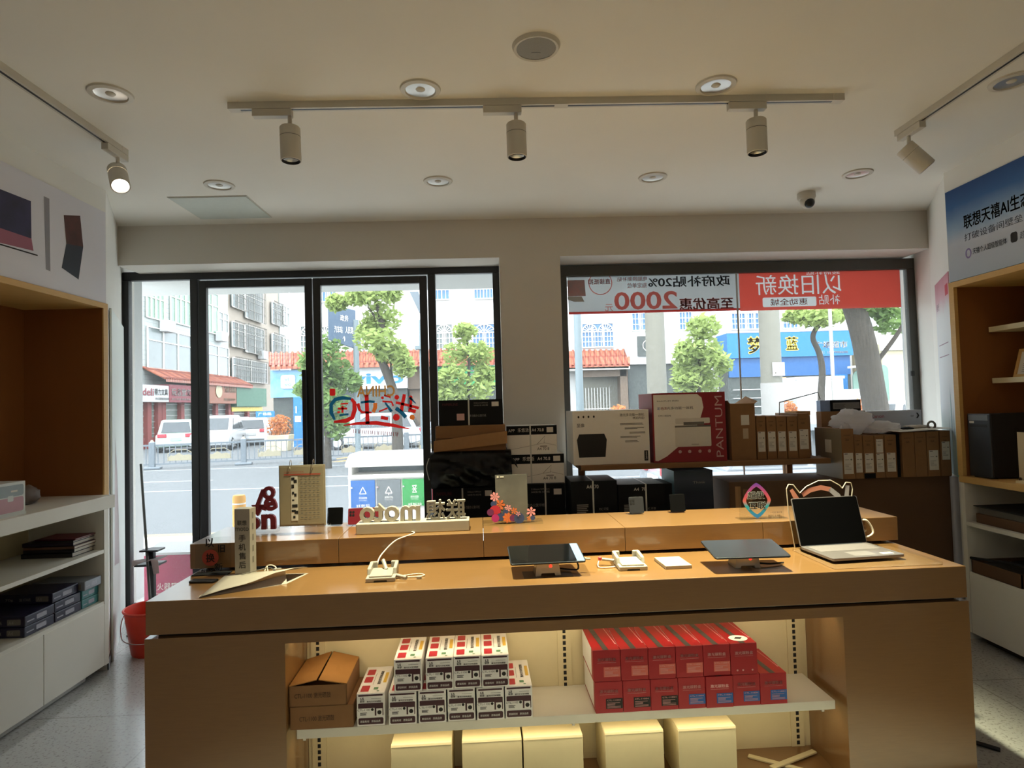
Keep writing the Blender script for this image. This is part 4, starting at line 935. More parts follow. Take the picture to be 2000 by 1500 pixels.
MB().box(-2.72, XL+.001, yb-.018, yb+.02, .045, .958).build('side_panel', 'white_lam', cl)
MB().box(-2.715, XL+.0, yf, yb-.02, .688, .710).build('shelf', 'white_lam', cl)
MB().box(-2.715, XL-.002, yf, yb-.02, .395, .413).build('shelf', 'white_lam', cl)
MB().box(-2.72, -2.36, yf, yb-.05, .0, .07).build('plinth', 'floor_dark', cl)
MB().box(-2.36, -2.33, yf, 3.62, .005, .075).build('plinth_board', 'pale_grey', cl)
door_row(cl, XL-.018, 1, [(3.24, 3.735), (2.74, 3.24), (2.24, 2.74), (1.74, 2.24)], .046, .395, 'white_lam')
MB().box(-2.7195, -2.716, 3.30, 3.306, .713, .955).build('board_joint', 'ink_grey', cl)
cr = thing('wall_cabinet', 'built-in right wall cabinet with wood niche, white shelves and white doors', 'cabinet', (0, 0, 0))
XR = 2.80
yb = 3.70
MB().box(3.32, 3.38, yf, yb+.02, .98, 2.148).build('niche_back', 'wood_niche', cr)
MB().box(XR-.004, 3.32, yb-.002, yb+.034, .98, 2.116).build('niche_side', 'wood_niche', cr)
MB().box(XR-.008, XR+.014, yb-.006, yb+.034, .98, 2.116).build('edge_strip', 'wood_edge', cr)
MB().box(XR-.008, 3.32, yf, yb+.034, 2.116, 2.149).build('top_rail', 'wood_edge', cr)
MB().box(XR-.006, 3.32, yf, yb+.034, .940, .978).build('slab', 'wood_edge', cr, bevel=.002)
MB().box(3.32, 3.38, yf, yb+.02, .04, .94).build('back_board', 'white_lam', cr)
MB().box(XR, 3.32, yb-.0, yb+.034, .05, .94).build('side_panel', 'white_lam', cr)
MB().box(XR+.0, 3.315, yf, yb-.004, .685, .708).build('shelf', 'white_lam', cr)
MB().box(XR+.002, 3.315, yf, yb-.004, .395, .412).build('shelf', 'white_lam', cr)
MB().box(2.985, 3.318, yf, yb-.02, 1.838, 1.868).build('niche_shelf', 'cream_board', cr)
MB().box(2.99, 3.318, yf, yb-.02, 1.530, 1.560).build('niche_shelf', 'cream_board', cr)
MB().box(2.86, 3.32, yf, yb-.03, .0, .07).build('plinth', 'floor_dark', cr)
door_row(cr, XR+.0, 1, [(2.9, 3.70), (2.10, 2.9), (1.30, 2.10)], .05, .395, 'white_lam')
# printed panels above the cabinets
t = thing('poster_panel', 'grey printed panel with two laptops above the left cabinet', 'poster', (XL-.008, 3.76, 2.15))
ln = 2.2; ht = .545
MB().box(-.001, .006, -ln, 0, 0, ht).build('print_sheet', mat('poster_grey', 'd4d2d8', .55, var=.05, scale=1.2, col2='e0dee6'), t)
def lp(px, py): d = ray(px, py); k = (XL)/d.x; return d.y*k-3.76, d.z*k+EYE-2.15
mb = MB().at(rightf(.006)); mb.poly([lp(0, 369), lp(61, 393), lp(62, 466), lp(0, 445)][::-1], .0008); mb.build('laptop_screen_print', mat('screen_art', '17141c', .5, col2='34305a', var=.3, scale=9), t)
mb = MB().at(rightf(.006)); mb.poly([lp(0, 445), lp(62, 466), lp(66, 490), lp(0, 474)][::-1], .0008); mb.build('laptop_base_print', mat('pink_print', '9a5a6c', .5), t)
mb = MB().at(rightf(.006)); mb.stroke([lp(0, 477), lp(74, 499)], .007, .001); mb.build('laptop_edge_print', 'ink', t)
mb = MB().at(rightf(.006)); mb.poly([lp(125, 420), lp(157, 421.5), lp(163, 482), lp(130, 476)][::-1], .0008); mb.build('laptop_screen_print', mat('screen_art_red', '1c1618', .5, col2='5a2a24', var=.4, scale=14), t)
mb = MB().at(rightf(.006)); mb.poly([lp(130, 476), lp(163, 482), lp(154, 546), lp(121, 523)][::-1], .0008); mb.build('laptop_base_print', mat('navy_print', '252b38', .5), t)
mb = MB().at(rightf(.006)); mb.poly([lp(86, 383), lp(97, 388), lp(99, 530), lp(90, 526)][::-1], .0004); mb.build('backdrop_stripe_print', mat('stripe_grey', '8d8a90', .6), t)
t = thing('poster_panel', 'blue to white printed panel with dark heading above the right cabinet', 'poster', (XR-.0025, 3.722, 2.152))
MB().box(-.006, .001, -2.2, 0, 0, .552).build('print_sheet', ramp_mat('poster_blue', [(0, 'a9b3bf'), (.38, 'bcc1cc'), (.55, '8fa9c4'), (.8, '33629a'), (1, '17457f')], 'z', .55, 0, .55), t)
def rp_(px, py): d = ray(px, py); k = XR/d.x; return 3.722-d.y*k, d.z*k+EYE-2.152
mb = MB().at(leftf(-.006)); q0 = rp_(1885, 437); q1 = rp_(2000, 375); mb.text('联想天禧AI生态', q0[0], q0[0]+(q1[0]-q0[0])*1.12, .285, .37, bold=.02); mb.build('heading_print', 'ink', t)
mb = MB().at(leftf(-.006)); mb.text('打破设备间壁垒 实现跨端互联', q0[0], q0[0]+.78, .215, .258).text('天禧个人超级智能体', q0[0]+.058, q0[0]+.30, .125, .16, bold=.01).text('超级互联', q0[0]+.385, q0[0]+.54, .125, .165); mb.build('small_print', mat('ink_slate', '3a3f4a', .6), t)
cx = q0[0]+.025; po = [(cx+.024*math.cos(2*PI*i/24), .140+.03*math.sin(2*PI*i/24)) for i in range(24)]; pi_ = [(cx+.014*math.cos(2*PI*i/24), .140+.02*math.sin(2*PI*i/24)) for i in range(24)]
mb = MB().at(leftf(-.006)); mb.ring(po, pi_); mb.build('ring_print', mat('lilac', '8c7fb0', .5), t)
mb = MB().at(leftf(-.006)); mb.rrect(q0[0]+.325, q0[0]+.37, .12, .175, .014); mb.build('app_print', 'ink', t)
# panels on the splayed reveals
dl = V((-.495, 1, 0)).normalized(); t = thing('leaning_board', 'plain white board standing against the left splayed reveal', 'board', (-2.30+dl.x*.14, 3.775+dl.y*.14, 0), math.atan2(dl.y, dl.x))
zt = on(213, 563, 2.2)
MB().box(0, .93, -.016, -.004, .0, 2.145).build('sheet', mat('board_white', 'dde3df', .5, var=.03, scale=2), t, bevel=.002)
mb = MB().at(FR((0, -.016, 0), (1, 0, 0), (0, 0, 1))); mb.poly([(.1, .55), (.45, .5), (.42, .8), (.3, 1.15), (.2, 1.35), (.15, 1.1)]); mb.build('faded_print', mat('faded_pink', 'dccbcd', .5), t)
dr = V((.418, .764, 0)).normalized(); o_ = V((2.814, 3.736, 0))
t = thing('wall_poster', 'tall pale poster with pink top and green foot on the right reveal', 'poster', o_+dr*.06, math.atan2(-dr.y, -dr.x))
ww = .56
MB().box(-ww, 0, -.008, -.002, .96, 2.235).build('print_sheet', ramp_mat('poster_pale', [(0, '7fb5a2'), (.22, 'bcd0cc'), (.34, 'cfd3d8'), (.82, 'd6d8da'), (.9, 'd9b3bd'), (1, 'c9909f')], 'z', .5, .96, 2.235), t)
F_ = FR((-ww, -.008, 0), (1, 0, 0), (0, 0, 1))
mb = MB().at(F_); mb.rect(.42, .53, 2.10, 2.17); mb.build('logo_print', mat('logo_red', 'c8485a', .5), t)
mb = MB().at(F_); mb.text('春光', .05, .16, 2.04, 2.09).rect(.08, .46, 1.80, 1.806).rect(.08, .46, 1.72, 1.726); mb.build('small_print', mat('plum', '8d6a80', .5), t)
mb = MB().at(F_)
for k, (x, h) in enumerate(((.50, .42), (.42, .58), (.33, .36), (.25, .3), (.16, .22), (.07, .18))): mb.poly([(x-.04, .965), (x+.05, .965), (x+.02, .965+h*.7), (x, .965+h)], .0008+.0002*k)
mb.build('grass_print', mat('grass_print', '7cb795', .5, col2='9a9cc8', var=.1, scale=3), t)
# fittings: grey cushion-like roll beside right cabinet
p = at(1866, 955, 3.86)
t = thing('wrapped_board', 'tall narrow silver wrapped board edge beside the right cabinet', 'board', (p.x, 3.86, 0))
MB().prism(rr(-.028, .03, -.02, .02, .018), 0, .955, 'xy').build('wrap', mat('silver_wrap', '9b9ba6', .4, var=.15, scale=4), t, smooth=40)

# ================================================================ goods in the lit niche
def cart(name, label, cat, x0, x1, Y, z0, z1, d, m_='card', group=None, rz=0, prints=(), bevel=.002):
    """a closed carton: one mesh with its printed parts as children; local origin at the middle of the front bottom edge"""
    w_, h = (x1-x0)/2, z1-z0
    o = MB().box(-w_, w_, 0, d, 0, h).build(name, m_, None, bevel=bevel)
    o.location = ((x0+x1)/2, Y, z0); o.rotation_euler = (0, 0, rz); tag(o, label, cat, group)
    for nm, pm, fn in prints:
        mb = MB(); fn(mb, w_*2, h, d); mb.build(nm, pm, o)
    return o
def fr_(mb): mb.at(FR((0, 0, 0), (1, 0, 0), (0, 0, 1))); return mb
def fl(mb, w_): mb.at(FR((-w_/2, 0, 0), (1, 0, 0), (0, 0, 1))); return mb      # x from the left edge
def tp(mb, w_, h): mb.at(FR((-w_/2, 0, h), (1, 0, 0), (0, 1, 0))); return mb
def bars(mb, x0, x1, y0, y1, n, seed=1, z=.0012, fill=.55):
    """small printed lines that cannot be read in the photo"""
    R_ = random.Random(seed)
    for i in range(n):
        y = y0+(y1-y0)*i/n; mb.rect(x0, x0+(x1-x0)*(.55+.45*R_.random()), y, y+(y1-y0)/n*fill, z)
    return mb
mat('toner_white', 'f0eeec', .45); mat('plum_print', '401724', .45); mat('toner_red', 'b6283a', .45); mat('yellow_print', 'd9b24a', .5); mat('green_print', '5f8f6c', .5)
def tw(mb, w_, h, d): fl(mb, w_); mb.rrect(w_*.06, w_*.94, h*.915, h*.965, .002); mb.rrect(w_*.05, w_*.95, h*.31, h*.70, .003); mb.rrect(w_*.05, w_*.95, h*.05, h*.25, .005)
def tw2(mb, w_, h, d):
    fl(mb, w_); mb.rect(w_*.0, w_*.64, h*.30, h*.55, .0014); mb.rect(w_*.70, w_*.92, h*.29, h*.53, .0014); mb.text('原装耗材', w_*.12, w_*.44, h*.11, h*.18, .0014).text('原装品质', w_*.52, w_*.84, h*.11, h*.18, .0014)
def tw3(mb, w_, h, d):
    fl(mb, w_); mb.text('LS', w_*.14, w_*.26, h*.81, h*.88, bold=.03).text('联想', w_*.12, w_*.28, h*.73, h*.80, bold=.02).text('激光打印机硒鼓', w_*.36, w_*.88, h*.725, h*.775, bold=.02)
    mb.rect(w_*.52, w_*.88, h*.83, h*.838); mb.text('CTL-1100', w_*.03, w_*.48, h*.47, h*.53, .0018); mb.disc(w_*.56, h*.505, w_*.05, .0018); bars(mb, w_*.12, w_*.46, h*.34, h*.43, 3, 4, .0018); mb.disc(w_*.81, h*.41, w_*.075, .0018)
def tt_r(mb, w_, h, d):
    tp(mb, w_, h)
    for y in (.06, .38, .66): mb.rrect(w_*.10, w_*.40, d*y, d*(y+.21), .004)
def tt_y(mb, w_, h, d): tp(mb, w_, h); mb.rect(w_*.82, w_*.94, d*.36, d*.74)
def tt_k(mb, w_, h, d):
    tp(mb, w_, h); mb.at(FR((-w_/2+w_*.62, d*.30, h), (0, 1, 0), (-1, 0, 0))); mb.text('激光打印机硒鼓', 0, d*.5, -w_*.12, 0, bold=.02); mb.rect(0, d*.42, w_*.14, w_*.15)
def tt_g(mb, w_, h, d): tp(mb, w_, h); mb.rect(w_*.56, w_*.72, d*.12, d*.2); mb.disc(w_*.74, d*.07, w_*.05, ry=d*.015)
TP = (('printed_panels', 'plum_print', tw), ('printed_labels', 'toner_white', tw2), ('printed_text', 'ink', tw3), ('red_squares', 'toner_red', tt_r), ('yellow_band', 'yellow_print', tt_y), ('top_lettering', 'ink', tt_k), ('green_mark', 'green_print', tt_g))
TG = 'white toner boxes on the niche shelf'
SZ = .3205
def wl_(u, v, z): return W(u, v, z)
tb = None; words_ = ['first', 'second', 'third', 'fourth', 'fifth', 'sixth']
for row, us, z in ((0, (.730, .846, .954, 1.061, 1.168, 1.273), SZ), (1, (.868, .984, 1.086, 1.189), SZ+.1175)):
    for k, u in enumerate(us):
        lab = f'white and plum toner box, {words_[k]} from left in the {"upper" if row else "lower"} row of white boxes'
        if tb is None:
            tb = cart('toner_box', lab, 'toner box', 0, .101, 0, 0, .117, .238, 'toner_white', TG, CA, TP); o = tb
        else: o = dup(tb, label=lab)
        o.location = W(u+.0505, .03+(.004 if (k*7+row) % 3 == 0 else 0), z); o.rotation_euler = (0, 0, CA+(.0 if k else .0))
mat('box_red', 'a00a1a', .45, var=.04); mat('print_pink', 'd8a0a0', .5); mat('label_orange', 'd2675a', .5); mat('label_blue', '1f5ca8', .5); mat('stripe_dark', '5a5652', .5, col2='2b2826', var=.1, scale=60)
def rt(mb, w_, h, d): fl(mb, w_); mb.text('激光碳粉盒', w_*.16, w_*.84, h*.64, h*.75, bold=.02); mb.rect(w_*.16, w_*.84, h*.59, h*.597)
def rl(mb, w_, h, d): fl(mb, w_); mb.rect(w_*.38, w_*.985, h*.14, h*.46)
def rx_(mb, w_, h, d): fl(mb, w_); mb.text('CTL-1100H', w_*.42, w_*.92, h*.385, h*.43, .0016); bars(mb, w_*.42, w_*.92, h*.17, h*.36, 5, 2, .0016, .3)
def rs(mb, w_, h, d): tp(mb, w_, h); mb.poly([(w_*.38, 0), (w_*.58, 0), (w_*.40, d), (w_*.20, d)], .0008)
def rw(mb, w_, h, d): tp(mb, w_, h); mb.stroke([(w_*.93, d*.25), (w_*.80, d)], .0025, .0009); mb.disc(w_*.935, d*.24, .004, .0009)
def ri(mb, w_, h, d):
    fl(mb, w_)
    for x in (.24, .45, .80): mb.disc(w_*x, h*.14, w_*.035)
def rside(mb, w_, h, d): mb.at(FR((-w_/2, 0, 0), (0, -1, 0), (0, 0, 1))); mb.rect(-d, -d*.12, h*.1, h*1.0)
RGp = 'red toner boxes on the niche shelf'
protos = {}
def redbox(kind, lab, u, z, v=.03):
    if kind not in protos:
        pr = [('printed_text', 'print_pink', rt), ('top_stripe', 'stripe_dark', rs), ('top_line', 'print_pink', rw), ('side_panel', 'toner_white', rside)]
        if kind != 'none': pr += [('colour_label', {'orange': 'label_orange', 'black': 'ink', 'blue': 'label_blue'}[kind], rl), ('label_text', 'print_pink', rx_)]
        else: pr += [('icons', 'print_pink', ri)]
        protos[kind] = cart('toner_box', lab, 'toner box', 0, .1035, 0, 0, .116, .235, 'box_red', RGp, CA, pr); o = protos[kind]
    else: o = dup(protos[kind], label=lab)
    o.location = W(u+.052, v, z); return o
for k in range(7):
    kd = 'black' if k < 3 else 'blue'; n_ = words_[k] if k < 3 else words_[k-3]
    redbox(kd, f'red toner box with {kd} label, {n_} from left in the lower red row', 1.609+.1048*k, SZ, .026 if k == 4 else .03)
for k in range(5): redbox('orange', f'red toner box with salmon label, {words_[k]} from left in the upper red row', 1.604+.1048*k, SZ+.1165)
o = redbox('none', 'red toner box without label at the right end of the upper red row', 1.604+.1048*5, SZ+.1165)
mb = MB().at(FR((-.05, 0, .116), (1, 0, 0), (0, 1, 0))); mb.disc(.05, .05, .036, .0012, ry=.03); st = mb.build('round_sticker', 'toner_white', o)
mb = MB().at(FR((-.05, 0, .116), (1, 0, 0), (0, 1, 0))); mb.poly([(.032, .045), (.055, .04), (.068, .055), (.044, .06)], .0016); mb.build('sticker_mark', 'ink', st)
# cream boxes on the niche floor
cb = None; lb = ('leftmost', 'second', 'middle', 'fourth', 'rightmost')
for k, (u0, u1) in enumerate(((.846, 1.07), (1.108, 1.332), (1.338, 1.562), (1.647, 1.871), (1.927, 2.151))):
    lab = f'plain cream box on the niche floor under the shelf, {lb[k]} of the five'
    if cb is None:
        cb = cart('plain_box', lab, 'box', 0, .224, 0, 0, .205, .20, 'cream_board', 'plain cream boxes on the niche floor', CA); o = cb
        MB().add([(-.111, -.002, .203), (.111, -.002, .203), (.111, .0, .2105), (-.111, .0, .2105), (-.111, .199, .206), (.111, .199, .206)], [(0, 1, 2, 3), (3, 2, 5, 4)]).build('lid_flap', 'cream_board', o)
    else: o = dup(cb, label=lab)
    o.location = W((u0+u1)/2, .062+.004*(k % 2), .0205)
# brown cartons at the left end of the shelf
o = cart('cardboard_carton', 'flat brown carton underneath the open carton at the left of the niche shelf', 'carton', .489, .716, 0, 0, .082, .235, 'card', None, CA, (('printed_text', 'ink_brown', lambda mb, w_, h, d: fl(mb, w_).text('CTL-1100 激光硒鼓', w_*.15, w_*.7, h*.35, h*.6)),))
o.location = W(.604, .032, SZ)
t = thing('cardboard_carton', 'open topped brown carton with raised flaps at the left of the niche shelf', 'carton', W(.5925, .030, SZ+.0825), CA)
b = MB().box(-.104, .104, 0, .003, 0, .075).box(-.104, .104, .237, .24, 0, .075).box(-.104, -.101, 0, .24, 0, .075).box(.101, .104, 0, .24, 0, .075).box(-.104, .104, 0, .24, 0, .003)
b.build('carton_body', 'card', t)
for s in (-1, 1):
    MB().add([(s*.103, .0, .074), (s*.004, -.004, .094), (s*.003, .236, .104), (s*.103, .239, .076), (s*.103, .0, .077), (s*.004, -.004, .097), (s*.003, .236, .107), (s*.103, .239, .079)], [(0, 1, 2, 3), (7, 6, 5, 4), (0, 4, 5, 1), (1, 5, 6, 2), (2, 6, 7, 3), (3, 7, 4, 0)]).build('flap', 'card_light', t)
mb = MB(); fl(mb, .208).text('CTL-1100 激光硒鼓', .02, .15, .03, .05); mb.build('printed_text', 'ink_brown', t)
# two wooden slats lying crossed in the niche
def slat(label, a, b, z):
    A, B = W(*a), W(*b); ang = math.atan2(B.y-A.y, B.x-A.x); ln = (B-A).length
    o = MB().box(0, ln, -.012, .012, 0, .008).build('wooden_slat', 'cream_board', None, bevel=.002); o.location = A+V((0, 0, z)); o.rotation_euler = (0, 0, ang); return tag(o, label, 'slat')
slat('pale wooden slat lying flat under the crossing one at right of the niche floor', (2.262, .225, 0), (2.43, .105, 0), .0202)
slat('pale wooden slat lying on top of the other at right of the niche floor', (2.31, .12, 0), (2.535, .215, 0), .0285)

# ================================================================ on the counter top
ZT = .8142
mat('glass_black', '0a0b0d', .06, spec=.9, var=.02); mat('slate', '2c3038', .35, metal=.4); mat('alu', '7d7779', .35, metal=.5, var=.02); mat('clear_plastic', 'd8cfc2', .25, trans=.45, var=.02); mat('cable_white', 'dcd3c2', .5); mat('white_plastic', 'a39d93', .35)
mat('red_led', 'ff5040', .4, emit='ff3020', es=2)
def stand(t, x, y, w_=.10, d=.085, h=.04):
    """clear block that carries a tablet"""
    b = MB().prism([(-w_/2, 0), (-w_*.28, 0), (-w_*.25, .010), (w_*.25, .010), (w_*.28, 0), (w_/2, 0), (w_*.42, h), (-w_*.42, h)], 0, d); b.build('stand', 'clear_plastic', t, bevel=.002, loc=(x, y, 0))
    MB().disc(.01, .02, .006, 0).build('indicator_light', 'red_led', t, loc=(x, y-.001, .018)).rotation_euler = (PI/2, 0, 0)
def tablet(name, label, u, v, rz, tilt, face, zf, w_=.292, d=.19):
    t = thing(name, label, 'tablet', W(u, v, ZT), CA+rz)
    stand(t, .0, .02 if face == 'up' else .06, h=zf+.002)
    M = Matrix.Translation((0, 0, zf))@Matrix.Rotation(tilt, 4, 'X')
    MB().at(M).prism(rr(-w_/2, w_/2, 0, d, .012), 0, .007, 'xy').build('tablet_body', 'slate', t, bevel=.0015)
    if face == 'up':
        mb = MB().at(M); mb.rrect(-w_/2+.004, w_/2-.034, .004, d-.004, .008, .0076); mb.build('screen', 'glass_black', t)
        mb = MB().at(M); mb.rect(w_/2-.034, w_/2-.004, .004, d-.004, .0075); mb.build('film_strip', mat('film_blue', '6d84a8', .3), t)
    else:
        mb = MB().at(M); mb.rrect(-w_/2+.003, w_/2-.003, .003, d-.003, .009, .0074); mb.build('screen', mat('dim_glass', '23262c', .22, spec=.7), t)
    return t
t = tablet('tablet', 'black tablet with blue film strip on a clear stand at mid counter', 1.455, .088, .02, math.radians(8.5), 'up', .050)
MB().box(-.095, .095, -.0, .10, 0, .001).build('base_mat', mat('mat_brown', '4a3a2a', .4), t, loc=(0, .0, 0))
MB().tube([(.148, .05, .055), (.158, .05, .052), (.172, .048, .052)], .004, 8).build('plug', 'white_plastic', t)
MB().tube([(.05, .09, .01), (.09, .075, .008), (.12, .06, .01), (.128, .075, .02), (.12, .085, .045)], .0035, 6, smooth=4).build('cable', 'slate', t)
t = tablet('tablet', 'dark tablet tilted on a clear stand beside the laptop', 2.235, .035, -.05, math.radians(8), 'back', .052)
MB().tube([(.05, .10, .01), (.10, .09, .008), (.16, .11, .006)], .004, 6, smooth=4).build('cable', 'slate', t)
def dock(label, u, v, rz):
    t = thing('phone_dock', label, 'phone dock', W(u, v, ZT), CA+rz, 'white display docks without a phone')
    w_, d = .112, .15
    b = MB().prism([(-w_/2, 0), (-w_*.22, 0), (-w_*.20, .006), (w_*.20, .006), (w_*.22, 0), (w_/2, 0), (w_/2, .017), (-w_/2, .017)], 0, d); b.build('base', 'white_plastic', t, bevel=.004)
    MB().box(-w_/2+.012, w_/2-.012, .006, d-.02, .017, .024).build('tray', 'clear_plastic', t, bevel=.003)
    for s in (-1, 1):
        x = s*(w_/2-.006)
        MB().add([(x-.007, .05, .015), (x+.007, .05, .015), (x+.007, d, .015), (x-.007, d, .015), (x-.007, .058, .040), (x+.007, .058, .040), (x+.007, d, .047), (x-.007, d, .047)], [(0, 3, 2, 1), (4, 5, 6, 7), (0, 1, 5, 4), (2, 3, 7, 6), (0, 4, 7, 3), (1, 2, 6, 5)]).build('side_arm', 'white_plastic', t, bevel=.004)
        MB().box(min(s*(w_/2-.001), s*.027), max(s*(w_/2-.001), s*.027), d-.014, d, .012, .047).build('rear_hook', 'white_plastic', t, bevel=.004)
    MB().box(-w_*.22, w_*.22, -.0008, .004, .0, .006).build('cable_slot', 'dark', t)
    return t
t = dock('white phone dock with cable rising to the raised blocks, left of the tablets', .81, .122, .03)
MB().cyl((.012, .10, .022), (-.004, .135, .052), .008, n=12).build('holder_pin', 'white_plastic', t, smooth=40)
MB().tube([(-.03, .14, .03), (-.022, .20, .055), (.03, .26, .10), (.09, .284, .118), (.11, .32, .1215), (.07, .36, .1215)], .0028, 8, smooth=6).build('cable', 'cable_white', t)
c = MB(); c.tube([(.05, .05, .006), (.09, .07, .004), (.14, .085, .004), (.165, .06, .004), (.14, .045, .004), (.10, .045, .004), (.06, .055, .004)], .002, 6, smooth=5); c.build('charging_lead', 'cable_white', t)
MB().cyl((.055, .05, .012), (.098, .022, .007), .0065, n=10).build('lead_sleeve', 'white_plastic', t, smooth=40)
MB().box(.136, .156, .018, .030, .001, .010).build('lead_plug', 'white_plastic', t, bevel=.002)
t = dock('white phone dock between the tablet and the flat white box', 1.795, .132, -.02)
MB().cyl((-.06, .09, .02), (-.105, .105, .024), .006, n=10).build('lead_sleeve', 'white_plastic', t, smooth=40)
MB().tube([(-.10, .105, .022), (-.12, .10, .018), (-.128, .06, .004), (-.09, .05, .004), (-.06, .06, .004)], .002, 6, smooth=5).build('charging_lead', 'cable_white', t)
MB().box(-.122, -.108, .098, .112, .020, .033).build('lead_clip', mat('clip_red', 'c84a50', .5), t, bevel=.002)
o = MB().box(-.053, .053, 0, .148, 0, .013).build('flat_box', 'white_plastic', None, bevel=.001); o.location = W(1.975, .130, ZT); o.rotation_euler = (0, 0, CA+.03); tag(o, 'thin flat white box lying between dock and dark tablet', 'box')
# laptop on an acrylic plate
PA = thing('acrylic_plate', 'clear acrylic plate under the open laptop', 'plate', W(2.764, .03, ZT), CA)
MB().prism(rr(-.218, .222, 0, .325, .01), 0, .010, 'xy').build('plate', 'acrylic', PA, bevel=.001)
MB().prism(rr(-.217, .221, .001, .324, .01), .0002, .001, 'xy').build('plate_backing', mat('backing_brown', '8a6a4a', .15, coat=.6), PA)
t = thing('laptop', 'open silver laptop with black screen on acrylic plate', 'laptop', W(2.738, .108, ZT+.0102), CA+.075)
MB().prism(rr(-.156, .156, 0, .222, .010), .002, .0135, 'xy').build('keyboard_base', 'alu', t, bevel=.002)
mb = MB(); mb.rect(-.135, .135, .11, .205, .0140); mb.build('keyboard', mat('key_grey', '6f696b', .5, var=.2, scale=180), t)
mb = MB(); mb.rrect(-.05, .05, .015, .085, .004, .0140); mb.build('touchpad', mat('pad_grey', '757072', .4), t)
mb = MB(); mb.rect(.075, .125, .02, .045, .0141); mb.build('sticker', 'paper', t)
M = Matrix.Translation((0, .221, .012))@Matrix.Rotation(math.radians(74), 4, 'X')
MB().at(M).prism(rr(-.156, .156, 0, .205, .008), -.005, .0, 'xy').build('lid', 'alu', t, bevel=.001)
mb = MB().at(M); mb.rrect(-.153, .153, .003, .202, .006, .0008); mb.build('screen', mat('screen_black', '050506', .35, spec=.12, var=.02), t)
MB().cyl((-.13, .222, .010), (.13, .222, .010), .006, n=10).build('hinge', 'slate', t)
MB().tube([(.150, .268, .100), (.19, .262, .098), (.212, .255, .05), (.18, .25, .030), (.14, .25, .035)], .0045, 8, smooth=6).build('cable', 'cable_white', t)
# clear figure-shaped stand behind the laptop
VX = .3955
def vp(px, py, v=VX): return cat_v(px, py, v)
uc = 2.78
t = thing('acrylic_standee', 'clear acrylic standee with salmon and grey arches behind the laptop', 'standee', W(uc, VX, ZT), CA)
def lp2(*p): return [(vp(a, b)[0]-uc, vp(a, b)[1]-ZT) for a, b in p]
out = lp2((1552, 1062), (1540, 1000), (1536, 955), (1540, 946), (1549, 947), (1562, 963), (1575, 950), (1598, 939), (1622, 938), (1640, 948), (1645, 954), (1652, 942), (1662, 943), (1665, 955), (1660, 1000), (1690, 1058))
out[0] = (out[0][0], .0); out[-1] = (out[-1][0], .0)
MB().prism(out, -.0, .004).build('clear_sheet', 'acrylic', t)
F_ = FR((0, -.0002, 0), (1, 0, 0), (0, 0, 1))
mat('salmon', 'd98e78', .5); mat('soft_grey', 'b8b4ba', .5)
mb = MB().at(F_); mb.stroke(lp2((1545, 956), (1556, 975), (1560, 1000), (1562, 1030)), [.016, .024, .026, .02]); mb.stroke(lp2((1567, 967), (1582, 957), (1603, 952), (1622, 956)), [.020, .021, .021, .021]); mb.build('salmon_arch', 'salmon', t)
mb = MB().at(F_); mb.stroke(lp2((1620, 955), (1636, 968), (1645, 990), (1650, 1030)), [.021, .024, .03, .03]); mb.stroke(lp2((1655, 948), (1653, 970), (1650, 1000)), [.018, .02, .022]); mb.build('grey_arch', 'soft_grey', t)
mb = MB().at(F_); a_ = lp2((1575, 983), (1631, 973)); mb.text('XIAOXIN', a_[0][0], a_[1][0], a_[0][1]+.0, a_[0][1]+.018, bold=.0); mb.build('sign_lettering', 'ink_white', t)
e = MB()
for i in range(len(out)-1): e.tube([(out[i][0], 0, out[i][1]), (out[i+1][0], 0, out[i+1][1])], .0022, 6)
e.build('bright_edge', mat('edge_pale', 'c9bfae', .3), t)
# white column sign and small things at the left end
t = thing('column_sign', 'narrow white standing column sign with grey characters at counter left', 'sign', W(.198, .302, ZT), CA-.10)
MB().box(0, .064, 0, .055, 0, .272).build('column', mat('sign_grey', '9a9389', .6), t, bevel=.001)
mb = MB().at(F_); mb.text('联想', .012, .052, .205, .226, bold=.02).text('moto', .005, .060, .182, .200, bold=.01)
for k, ch in enumerate('手机售后'): mb.text(ch, .017, .047, .140-.036*k, .168-.036*k, bold=.02)
mb.build('sign_lettering', mat('ink_mid', '55504a', .6), t)
mb = MB().at(rightf(.064)); 
for k in range(5): mb.rect(.02, .032, .05+.045*k, .075+.045*k)
mb.build('side_print', 'ink_grey', t)
t = thing('acrylic_sign', 'small clear counter sign with black characters and red circle', 'sign', W(.012, .352, ZT), CA)
MB().box(0, .145, .016, .019, .004, .150).build('clear_sheet', 'acrylic', t); MB().box(0, .145, -.02, .03, 0, .004).build('sign_foot', 'dark_soft', t)
F2 = FR((0, .0155, 0), (1, 0, 0), (0, 0, 1))
mb = MB().at(F2); mb.disc(.062, .065, .034, .0004, 28); mb.build('red_disc', mat('disc_red', '9c3a28', .6), t)
mb = MB().at(F2); mb.text('以', .042, .078, .108, .146, bold=.03).text('旧', .094, .122, .085, .118, bold=.03).text('换', .044, .080, .046, .084, .0014, bold=.03).text('新', .078, .112, .012, .042, bold=.03).text('NEW', .026, .074, .006, .018, bold=.02); mb.build('sign_lettering', 'ink', t)
o = MB().prism(rr(-.052, .052, 0, .042, .008), 0, .009, 'xy').build('black_phone', 'dark', None, bevel=.002); o.location = W(.100, .215, ZT); o.rotation_euler = (0, 0, CA-.12); tag(o, 'small black phone lying flat at the left end of the counter', 'phone')
t = thing('paper_bag', 'flattened white paper bag lying on the counter left of the white docks', 'paper bag', W(0, 0, ZT), CA)
mat('bag_paper', 'a89f93', .7, var=.05, scale=6)
n1, n2 = 8, 5; vs = []
